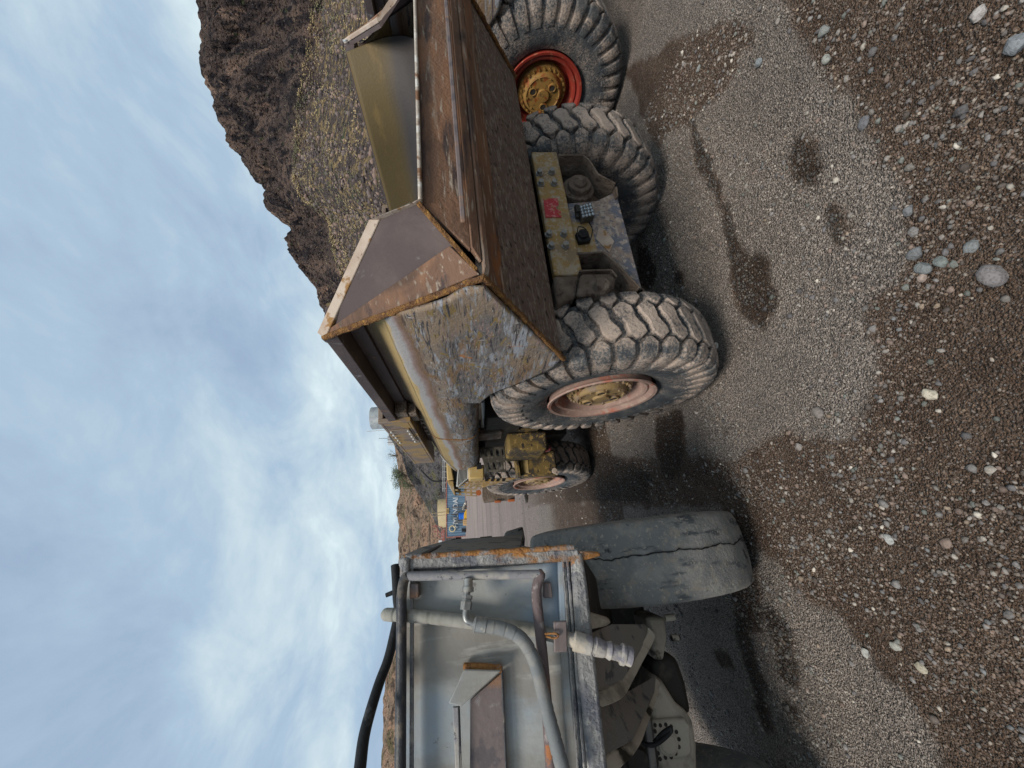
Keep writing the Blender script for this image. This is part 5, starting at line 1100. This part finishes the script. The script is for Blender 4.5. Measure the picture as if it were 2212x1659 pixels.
# far tan hill
tan_rock = rock_mat('tan_hill_rock', (.36, .26, .185), [
    ((.50, .31, .21), .10, .45, .6, dict(st=(1, 1, 1.5))), ((.14, .10, .075), .16, .52, .62, {}), ((.20, .165, .09), .09, .55, .65, {}), ((.46, .32, .22), .4, .60, .66, dict(det=8)),
    ((.10, .075, .06), .9, .54, .64, dict(det=8)), ((.12, .115, .06), .5, .62, .68, dict(det=8))], .3, 2.2)
sk2 = [(842, 900), (850, 960), (858, 1010), (862, 1060), (857, 1110), (862, 1140), (858, 1185), (860, 1230), (856, 1300), (846, 1370), (838, 1430), (828, 1500), (826, 1560), (826, 1659), (830, 1800), (840, 2000), (850, 2300)]
rg = [P(a, b, r=170) for a, b in sk2]; ft = [P(975, b, r=75) for a, b in sk2]; md = [P(a + .45 * (975 - a), b, r=118) for a, b in sk2]
bk = [Vector((p.x * 1.3, p.y * 1.3, p.z - 12)) for p in rg]
th = loft('tan_hill', [ft, md, rg, bk], 380, 110, [1.0, 3.4, 1.6, 3], .07, tan_rock, seed=20); tag(th, kind='structure')
# very far blue-grey range
blue_r = rock_mat('far_range', (.20, .24, .31), [((.17, .2, .26), .01, .4, .6, {})], .01, 5)
rg = [P(a, b, r=900) for a, b in ((860, 980), (852, 1040), (850, 1120), (846, 1220), (846, 1320), (835, 1420), (826, 1520), (826, 1659), (835, 1900), (845, 2300))]
# grey bank beside the yard
bank_rock = rock_mat('grey_bank_rubble', (.125, .115, .115), [((.18, .16, .155), .35, .45, .6, {}), ((.06, .055, .055), 1.2, .52, .62, dict(det=8)), ((.26, .235, .22), 2.2, .62, .68, dict(det=6)), ((.17, .155, .09), .5, .58, .64, {})], .8, .8)
def bankp(pts, r): return [P(a, b, r=r) for a, b in pts]
top_b = [(800, 600), (810, 800), (828, 900), (842, 945), (868, 985), (880, 1030), (900, 1060), (925, 1100), (950, 1150), (965, 1210)]
bot_b = [(985, 600), (985, 800), (985, 900), (985, 945), (990, 985), (992, 1030), (990, 1060), (985, 1100), (985, 1150), (985, 1210)]
tb = bankp(top_b, 72); bb = bankp(bot_b, 60); bk = [Vector((p.x * 1.5, p.y * 1.5, p.z - 6)) for p in tb]
bo = loft('rubble_bank', [bb, [p.lerp(q, .6) for p, q in zip(bb, tb)], tb, bk], 260, 90, [.3, 1.1, .9, 1], .2, bank_rock, seed=40); tag(bo, kind='structure')

# ------------------------------------------------------------------ shrubs
lf, t, b = new_mat('shrub_leaf'); t.links.new(mixc(t, noise_fac(t, 2.0, .3, .7), (.055, .075, .035), (.13, .14, .075)), b.inputs['Base Color']); b.inputs['Roughness'].default_value = .9
MT['leaf'] = lf; MT['twig'] = metal('grey_twig', (.16, .13, .10), [], rough=.9)
def shrub(px, py, rr_, size, label, seed, h=1.0, dens=900):
    r3 = random.Random(seed); c = P(px, py, r=rr_); root = empty('shrub', c); tag(root, label, 'shrub')
    tw = MB(); lv = MB()
    tips = []
    for k in range(14):
        a = r3.uniform(0, 6.28); e_ = r3.uniform(.2, 1.3); d = Vector((math.cos(a) * math.cos(e_), math.sin(a) * math.cos(e_), math.sin(e_) * h)); L0 = size * r3.uniform(.6, 1.0)
        p0 = Vector((0, 0, -.1 * size)); p1 = d * L0 * .5 + Vector((r3.uniform(-.1, .1), r3.uniform(-.1, .1), 0)) * size; p2 = d * L0
        tw.tube([p0, p1, p2], [.03 * size, .018 * size, .006 * size], 5); tips += [p1, p2, p1.lerp(p2, .5), p2]
    for k in range(dens):
        tp_ = r3.choice(tips); p = tp_ + Vector((r3.gauss(0, 1), r3.gauss(0, 1), r3.gauss(0, .8))) * size * .14
        s_ = size * r3.uniform(.02, .05); u = Vector((r3.gauss(0, 1), r3.gauss(0, 1), r3.gauss(0, 1))).normalized() * s_; v = u.orthogonal().normalized() * s_ * .6
        lv.add([p - u, p + v, p + u, p - v], [(0, 1, 2, 3)])
    obj('stem', tw, 'twig', root); obj('foliage', lv, 'leaf', root, smooth=0)
shrub(876, 1028, 70, 2.5, 'large olive green shrub on the crest of the grey bank', 1, dens=2600)
shrub(893, 1050, 69, 2.0, 'round green shrub just below the crest shrub', 2, dens=900)
shrub(858, 985, 71, 1.6, 'thin dry shrub between the white hut and the large shrub', 3, 1.2, 300)
shrub(935, 1085, 66, 1.5, 'dark green shrub behind the tan tank', 4, dens=600)
shrub(950, 1068, 64, 1.3, 'low green shrub at the foot of the bank', 5, dens=500)
# brush on the talus: nobody could count it
V = []; Fq = []; Cq = []; r3 = random.Random(5); lv = MB()
pts_all = [v.co for v in cl.data.vertices]
for _ in range(3200):
    i = r3.randrange(30, 440); j = int(66 - 42 * r3.random() ** 2.2) if r3.random() < .85 else r3.randrange(66, 170); p = Vector(pts_all[i * w_ + j]); s0 = r3.uniform(.35, 1.1) * (1 if j < 66 else .6)
    for k in range(9):
        c = p + Vector((r3.gauss(0, .45), r3.gauss(0, .45), abs(r3.gauss(0, .35)))) * s0; u = Vector((r3.gauss(0, 1), r3.gauss(0, 1), r3.gauss(0, 1))).normalized() * s0 * .22; v = u.orthogonal().normalized() * s0 * .15
        lv.add([c - u, c + v, c + u, c - v], [(0, 1, 2, 3)])
br, t, b = new_mat('dry_brush'); t.links.new(mixc(t, noise_fac(t, .11, .42, .58), (.36, .27, .14), (.13, .13, .07)), b.inputs['Base Color']); b.inputs['Roughness'].default_value = 1
tag(obj('dry_brush', lv, br, smooth=0), 'dry tan and green brush covering the talus under the dark cliff', 'brush', kind='stuff')
# boulders over the talus
n = 14000; ii = rng.integers(5, 455, n); jj = (12 + 52 * rng.random(n) ** .8).astype(int)
_k = [mn.noise(Vector((a * .045, b_ * .09, 3))) + .5 * mn.noise(Vector((a * .16, b_ * .3, 9))) > rng.uniform(-.45, .35) for a, b_ in zip(ii, jj)]; ii, jj = ii[_k], jj[_k]; n = len(ii)
pp = np.array([pts_all[a * w_ + b_] for a, b_ in zip(ii, jj)]); szb = .10 + .55 * rng.random(n) ** 4
Vb = IV[None] * (1 + rng.uniform(-.3, .3, (n, 12, 1))) * szb[:, None, None] * rng.uniform(.6, 1.3, (n, 1, 3)) + pp[:, None, :]
Cb = np.array([(.12, .095, .09), (.17, .135, .125), (.08, .065, .065), (.24, .17, .14)])[rng.integers(0, 4, n)]
bo_ = stone_mesh('talus_rubble', Vb.reshape(-1, 3), (IF[None] + (np.arange(n) * 12)[:, None, None]).reshape(-1, 3), np.repeat(Cb, 12, 0), MT['stone']); tag(bo_, 'broken brown boulders strewn over the talus slope', 'rubble', kind='stuff')

# ------------------------------------------------------------------ yard things
YC = 50.0
zc_ = ZM(1700, 1900, 1327 / 200.); C = lambda a, b, y=YC: P(*zc_(a, b), y=y)
cl0 = C(985, 1450); cr0 = C(975, 150); ct = C(372, 1450); ctr_ = C(372, -60)
gd = gz(np.array(cl0.x), np.array(YC))
cont = tag(empty('shipping_container', Vector((cl0.x + 3, YC + 1.2, float(gd)))), 'faded blue corrugated shipping container with white lettering, behind tools and hoses', 'container')
CO = cont.location
ux = (ctr_ - ct).normalized(); uz = Vector((0, 0, 1)); uz = (uz - ux * uz.dot(ux)).normalized(); LN = (ctr_ - ct).length; HT = 2.5
org_ = ct - uz * HT
def cpt(a, b, d=0): return org_ + ux * a + uz * b + Vector((0, d, 0))
def gpart(root, name, mb, mat, **k): return obj(name, mb, mat, root, org=root.location, **k)
mb = MB(); nst = int(LN / .07)
def corr(u, v):
    ph = (u * LN / .28) % 1; d = 0 if ph < .3 or ph > .95 else (.05 if .4 < ph < .85 else .025); return cpt(.12 + u * (LN - .24), .15 + v * (HT - .27), d)
mb.grid(corr, [i / nst for i in range(nst + 1)], [0, 1]); gpart(cont, 'corrugated_side', mb, 'blue_container', smooth=0)
mb = MB()
for a, b_ in (((0, .0), (.12, HT)), ((LN - .12, 0), (LN, HT))): mb.prism([cpt(a[0], a[1], -.03), cpt(b_[0], a[1], -.03), cpt(b_[0], b_[1], -.03), cpt(a[0], b_[1], -.03)], (0, .15, 0))
mb.prism([cpt(.12, 0, -.03), cpt(LN - .12, 0, -.03), cpt(LN - .12, .15, -.03), cpt(.12, .15, -.03)], (0, .15, 0)); mb.prism([cpt(.12, HT - .12, -.03), cpt(LN - .12, HT - .12, -.03), cpt(LN - .12, HT, -.03), cpt(.12, HT, -.03)], (0, .15, 0)); gpart(cont, 'frame', mb, 'red_brown')
mb = MB(); mb.prism([cpt(.05, .05, .1), cpt(LN - .05, .05, .1), cpt(LN - .05, HT - .02, .1), cpt(.05, HT - .02, .1)], (0, 2.3, 0)); gpart(cont, 'shell', mb, 'blue_container')
# lettering
def letters(txt, x0, x1, zb, zt, root):
    cu = bpy.data.curves.new('letters', 'FONT'); cu.body = txt; cu.extrude = .004; cu.resolution_u = 3; cu.offset = .02
    to = bpy.data.objects.new('tmp', cu); col.objects.link(to); dg = bpy.context.evaluated_depsgraph_get(); dg.update()
    me_ = bpy.data.meshes.new_from_object(to.evaluated_get(dg)); co = np.array([v.co[:] for v in me_.vertices]); fs = [tuple(p.vertices) for p in me_.polygons]
    bpy.data.objects.remove(to); mnx, mxx, mny, mxy = co[:, 0].min(), co[:, 0].max(), co[:, 1].min(), co[:, 1].max()
    mb = MB(); mb.add([cpt(x0 + (c[0] - mnx) / (mxx - mnx) * (x1 - x0), zb + (c[1] - mny) / (mxy - mny) * (zt - zb), -.02 - c[2]) for c in co], fs); return gpart(root, 'lettering', mb, 'white', smooth=0)
def cx_of(p): return (p - org_).dot(ux)
a0, a1 = cx_of(C(600, 1180)), cx_of(C(600, 395)); zt, zb = (C(552, 700) - org_).dot(uz), (C(685, 700) - org_).dot(uz)
letters('HYUNDAI', a0, a1, zb, zt, cont)
mb = MB(); mb.prism([C(380, 815, YC - .06), C(380, 672, YC - .06), C(448, 672, YC - .06), C(448, 815, YC - .06)], (0, .02, 0)); sg_ = tag(obj('warning_sign', mb, 'yellow_clean'), 'small yellow board with dark bars fixed high on the blue container', 'sign')
mb = MB(); mb.prism([C(395, 790, YC - .07), C(395, 695, YC - .07), C(408, 695, YC - .07), C(408, 790, YC - .07)], (0, .008, 0)); mb.prism([C(422, 790, YC - .07), C(422, 695, YC - .07), C(435, 695, YC - .07), C(435, 790, YC - .07)], (0, .008, 0)); obj('dark_bar', mb, 'black', sg_, split=1)
def ringm(c, r, rt, n=24):
    mb = MB(); vs = []
    for i in range(n):
        a = 2 * math.pi * i / n
        for k in range(10):
            b_ = 2 * math.pi * k / 10; q = r + rt * math.cos(b_); vs.append((c.x + q * math.cos(a), c.y + rt * math.sin(b_), c.z + q * math.sin(a)))
    mb.add(vs, [(i * 10 + k, ((i + 1) % n) * 10 + k, ((i + 1) % n) * 10 + (k + 1) % 10, i * 10 + (k + 1) % 10) for i in range(n) for k in range(10)]); return mb
tag(obj('hose_ring', ringm(C(540, 1205, YC - .2), .33, .07), 'ring'), 'cream coloured coiled ring hanging on the container beside the first letter', 'hose coil')
# leaning dark drill rods
rods = [((520, 645), (860, 640)), ((640, 700), (880, 700)), ((660, 760), (870, 755)), ((510, 835), (900, 850)), ((505, 905), (900, 920)), ((495, 950), (830, 955)), ((620, 1010), (830, 1000)), ((600, 1040), (840, 1045))]
RL = ['rightmost of the dark rods leaning on the container, at the edge of letter D', 'thin pale-edged rod second from the right, leaning on the container', 'short grey rod between the second rod and the blue drum', 'tall dark rod rising right behind the blue drum on its right', 'tall dark rod rising behind the middle of the blue drum', 'dark rod just left of the blue drum, leaning on the container', 'short dark rod behind the right end of the timber crate', 'leftmost short rod above the timber crate']
for i, (p, q) in enumerate(rods):
    mb = MB(); mb.tube([C(*p, YC - .25), C(*q, YC - .6)], .045 if i % 3 else .07, 8)
    tag(obj('steel_rod', mb, 'pipe_dark'), RL[i], 'rod', 'dark rods leaning on the container')
mb = MB(); c = C(790, 875, YC - 1.2); mb.revolve([(-.36, 0), (-.36, .33), (-.33, .36), (-.12, .37), (-.1, .35), (.1, .35), (.12, .37), (.33, .36), (.36, .33), (.36, 0)], 24, axis='z', c=tuple(c)); tag(obj('plastic_drum', mb, 'blue_drum'), 'bright blue plastic drum standing among yellow hoses', 'drum')
mb = MB()
for k in range(7):
    y_ = YC - 1.6; mb.tube(smooth_path([C(850 + 14 * k, 960, y_), C(850 + 12 * k, 880, y_), C(860 + 14 * k, 800, y_), C(900 + 6 * k, 720, y_), C(915, 640, y_)]), .05, 7)
tag(obj('hose_bundle', mb, 'yellow_hose'), 'loops of bright yellow hose piled beside the blue drum', 'hose')
mb = MB(); cc = [C(815, 1120, YC - 1.8), C(945, 1120, YC - 1.8), C(945, 960, YC - 1.8), C(815, 960, YC - 1.8)]; mb.prism(cc, (0, .6, 0))
crt = tag(obj('timber_crate', mb, 'timber', bevel=.02), 'pale timber crate on the ground left of the yellow hoses', 'crate')
mb = MB(); 
for a in (985, 1030, 1085): mb.bar(C(820, a, YC - 1.83), C(940, a, YC - 1.83), .07, .04)
obj('slat', mb, 'timber', crt, split=1)
mb = MB(); mb.prism([C(780, 1195, YC - .8), C(900, 1195, YC - .8), C(900, 1290, YC - .8), C(780, 1290, YC - .8)], (0, .4, 0)); tag(obj('equipment_box', mb, 'black', bevel=.03), 'black box on the ground in front of the container left end', 'box')
mb = MB(); mb.prism([C(960, 640, YC - 2.2), C(985, 640, YC - 2.2), C(985, 1130, YC - 2.2), C(962, 1130, YC - 2.2)], (0, .15, 0)); tag(obj('pallet_board', mb, 'red_brown'), 'long reddish board lying in front of crate and hoses', 'board')
# rubble heap
n = 700; u_ = rng.random(n); cc = [C(990 - 190 * (1 - q) * (r_ ** .5) * .9 - 10, 345 + 340 * (1 - q), YC - 1.2 - 1.2 * r_) for q, r_ in zip(u_, rng.random(n))]
pp = np.array([list(p) for p in cc]); szb = .06 + .12 * rng.random(n)
Vb = IV[None] * szb[:, None, None] * rng.uniform(.7, 1.2, (n, 1, 3)) * (1 + rng.uniform(-.3, .3, (n, 12, 1))) + pp[:, None, :]
tag(stone_mesh('rubble_heap', Vb.reshape(-1, 3), (IF[None] + (np.arange(n) * 12)[:, None, None]).reshape(-1, 3), np.repeat(PAL[rng.integers(0, 6, n)], 12, 0), MT['stone']), 'heap of broken grey rock against the container', 'rubble', kind='stuff')
# tan tank behind
def cylz(name, ca, cb, top_px, bot_px, r, mat, label, cat, y=None):
    pass
pa_, pb_, = P(945, 1140, y=58), P(945, 1076, y=58); cen = (pa_ + pb_) / 2; rad = (pb_ - pa_).length / 2
zt_ = P(945, 1108, y=58).z; z0_ = P(968, 1108, y=58).z - 2.2
rt = empty('water_tank', (cen.x, 58 + rad, z0_)); tag(rt, 'wide tan cylindrical water tank behind the blue container', 'tank')
mb = MB(); mb.revolve([(z0_, rad), (zt_ - .06, rad), (zt_, rad * .97), (zt_ + .15, 0)], 48, axis='z', c=(cen.x, 58 + rad, 0)); gpart(rt, 'shell', mb, 'tan_tank', smooth=50)
mb = MB()
for a in (2.6, 2.8): mb.tube([Vector((cen.x + (rad + .05) * math.cos(a + 1.9), 58 + rad + (rad + .05) * math.sin(a + 1.9), zt_ - 1)), Vector((cen.x + (rad + .05) * math.cos(a + 1.9), 58 + rad + (rad + .05) * math.sin(a + 1.9), zt_ + .9))], .03, 6)
mb.tube([Vector((cen.x + rad * math.cos(a), 58 + rad + rad * math.sin(a), zt_ + .75)) for a in np.linspace(4.45, 5.1, 8)], .03, 6); gpart(rt, 'ladder_rail', mb, 'tan_tank')
# pipe frame left of the container
fr2 = empty('pipe_frame', C(372, 1400, YC + 3)); tag(fr2, 'rusty pipe frame standing beyond the left end of the container', 'frame')
mb = MB()
for p, q in (((90, 1120), (300, 1440)), ((100, 1110), (260, 1180)), ((0, 1130), (130, 1160)), ((150, 1180), (150, 1420)), ((20, 1260), (120, 1290)), ((260, 1150), (290, 1420)), ((150, 1410), (270, 1440))): mb.tube([C(*p, YC + 3), C(*q, YC + 3)], .06, 8)
gpart(fr2, 'pipework', mb, 'red_brown')
mb = MB(); mb.prism([C(245, 1250, YC + 2.5), C(340, 1180, YC + 2.5), C(340, 1530, YC + 2.5), C(245, 1530, YC + 2.5)], (0, .3, 0)); tag(obj('timber_stack', mb, 'red_brown', bevel=.02), 'reddish brown beam stack at the container left corner', 'beam')
mb = MB(); mb.prism([C(180, 1590, YC - 3), C(180, 1505, YC - 3), C(270, 1505, YC - 3), C(270, 1590, YC - 3)], (0, .4, 0)); tag(obj('white_box', mb, 'white', bevel=.03), 'small white box at the left end of the yard, above the grey machine side', 'box')
# skyline tank and hut
p0, p1 = P(830, 926, r=74), P(830, 878, r=74); cen = (p0 + p1) / 2; rad = (p1 - p0).length / 2; zt_ = P(797, 902, r=74 - rad).z
rt = empty('steel_tank', (cen.x, cen.y, p0.z - 1)); tag(rt, 'weathered grey steel tank on the skyline above the dump bed', 'tank')
mb = MB(); mb.revolve([(p0.z - 3, rad), (zt_ - .05, rad), (zt_, rad * .98), (zt_ + .05, rad * .5), (zt_ + .08, 0)], 40, axis='z', c=(cen.x, cen.y, 0)); gpart(rt, 'shell', mb, 'steel_tank', smooth=50)
mb = MB(); c = P(832, 929, r=72); mb.tube([c, c + Vector((0, 0, 3.2))], .05, 6); tag(obj('antenna_pole', mb, 'galv'), 'thin pole beside the steel tank on the skyline', 'pole')
hz = [P(838, 962, r=74), P(838, 938, r=74), P(872, 938, r=74), P(872, 962, r=74)]
rt = empty('hut', hz[3]); tag(rt, 'small white hut with masts on the skyline', 'hut')
mb = MB(); mb.prism(hz, Vector((hz[0].x, hz[0].y, 0)).normalized() * 2); gpart(rt, 'wall', mb, 'white')
mb = MB()
for k in range(3): a = P(836, 944 + 6 * k, r=73.9); b_ = P(862, 944 + 6 * k, r=73.9); mb.tube([a, b_], .05, 6)
a = P(838, 947, r=73.8); mb.tube([a, P(818, 947, r=73.8)], .05, 6); gpart(rt, 'mast', mb, 'grey_pipe')
# black pipe down the bank
mb = MB(); mb.tube(smooth_path([P(*ZM(1420, 1580, 2212 / 480.)(a, b), r=58) for a, b in ((1090, 1240), (1150, 1310), (1220, 1380), (1300, 1440), (1400, 1455), (1540, 1440))]), .12, 8); tag(obj('poly_pipe', mb, 'black'), 'black pipe curving down the grey bank behind the truck cab', 'pipe')
# wire fence rail in front of bank
fr3 = empty('wire_fence', P(985, 1000, r=56)); tag(fr3, 'light wire fence along the foot of the grey bank', 'fence')
mb = MB(); zz = ZM(1420, 1580, 2212 / 480.)
for a, b in (((1495, 1040), (1490, 1640)), ((1520, 1040), (1515, 1640))): mb.tube([P(*zz(*a), r=56), P(*zz(*b), r=56)], .035, 5)
for k in range(6): mb.tube([P(*zz(1480, 1080 + 100 * k), r=56), P(*zz(1560, 1080 + 100 * k), r=56)], .03, 5)
gpart(fr3, 'rail', mb, 'galv')
# white scratch on the end of the far wall
mb = MB(); pa = []
for i in range(16):
    q = ZM(1200, 0, 1.58)(235 + i * 15, 250 + 8 * mn.noise(Vector((i * .8, 0, 0)))); p = P(*q, y=1.455 - .0 * i); pa.append(p)
print('faces ok')
scene.render.engine = 'CYCLES'
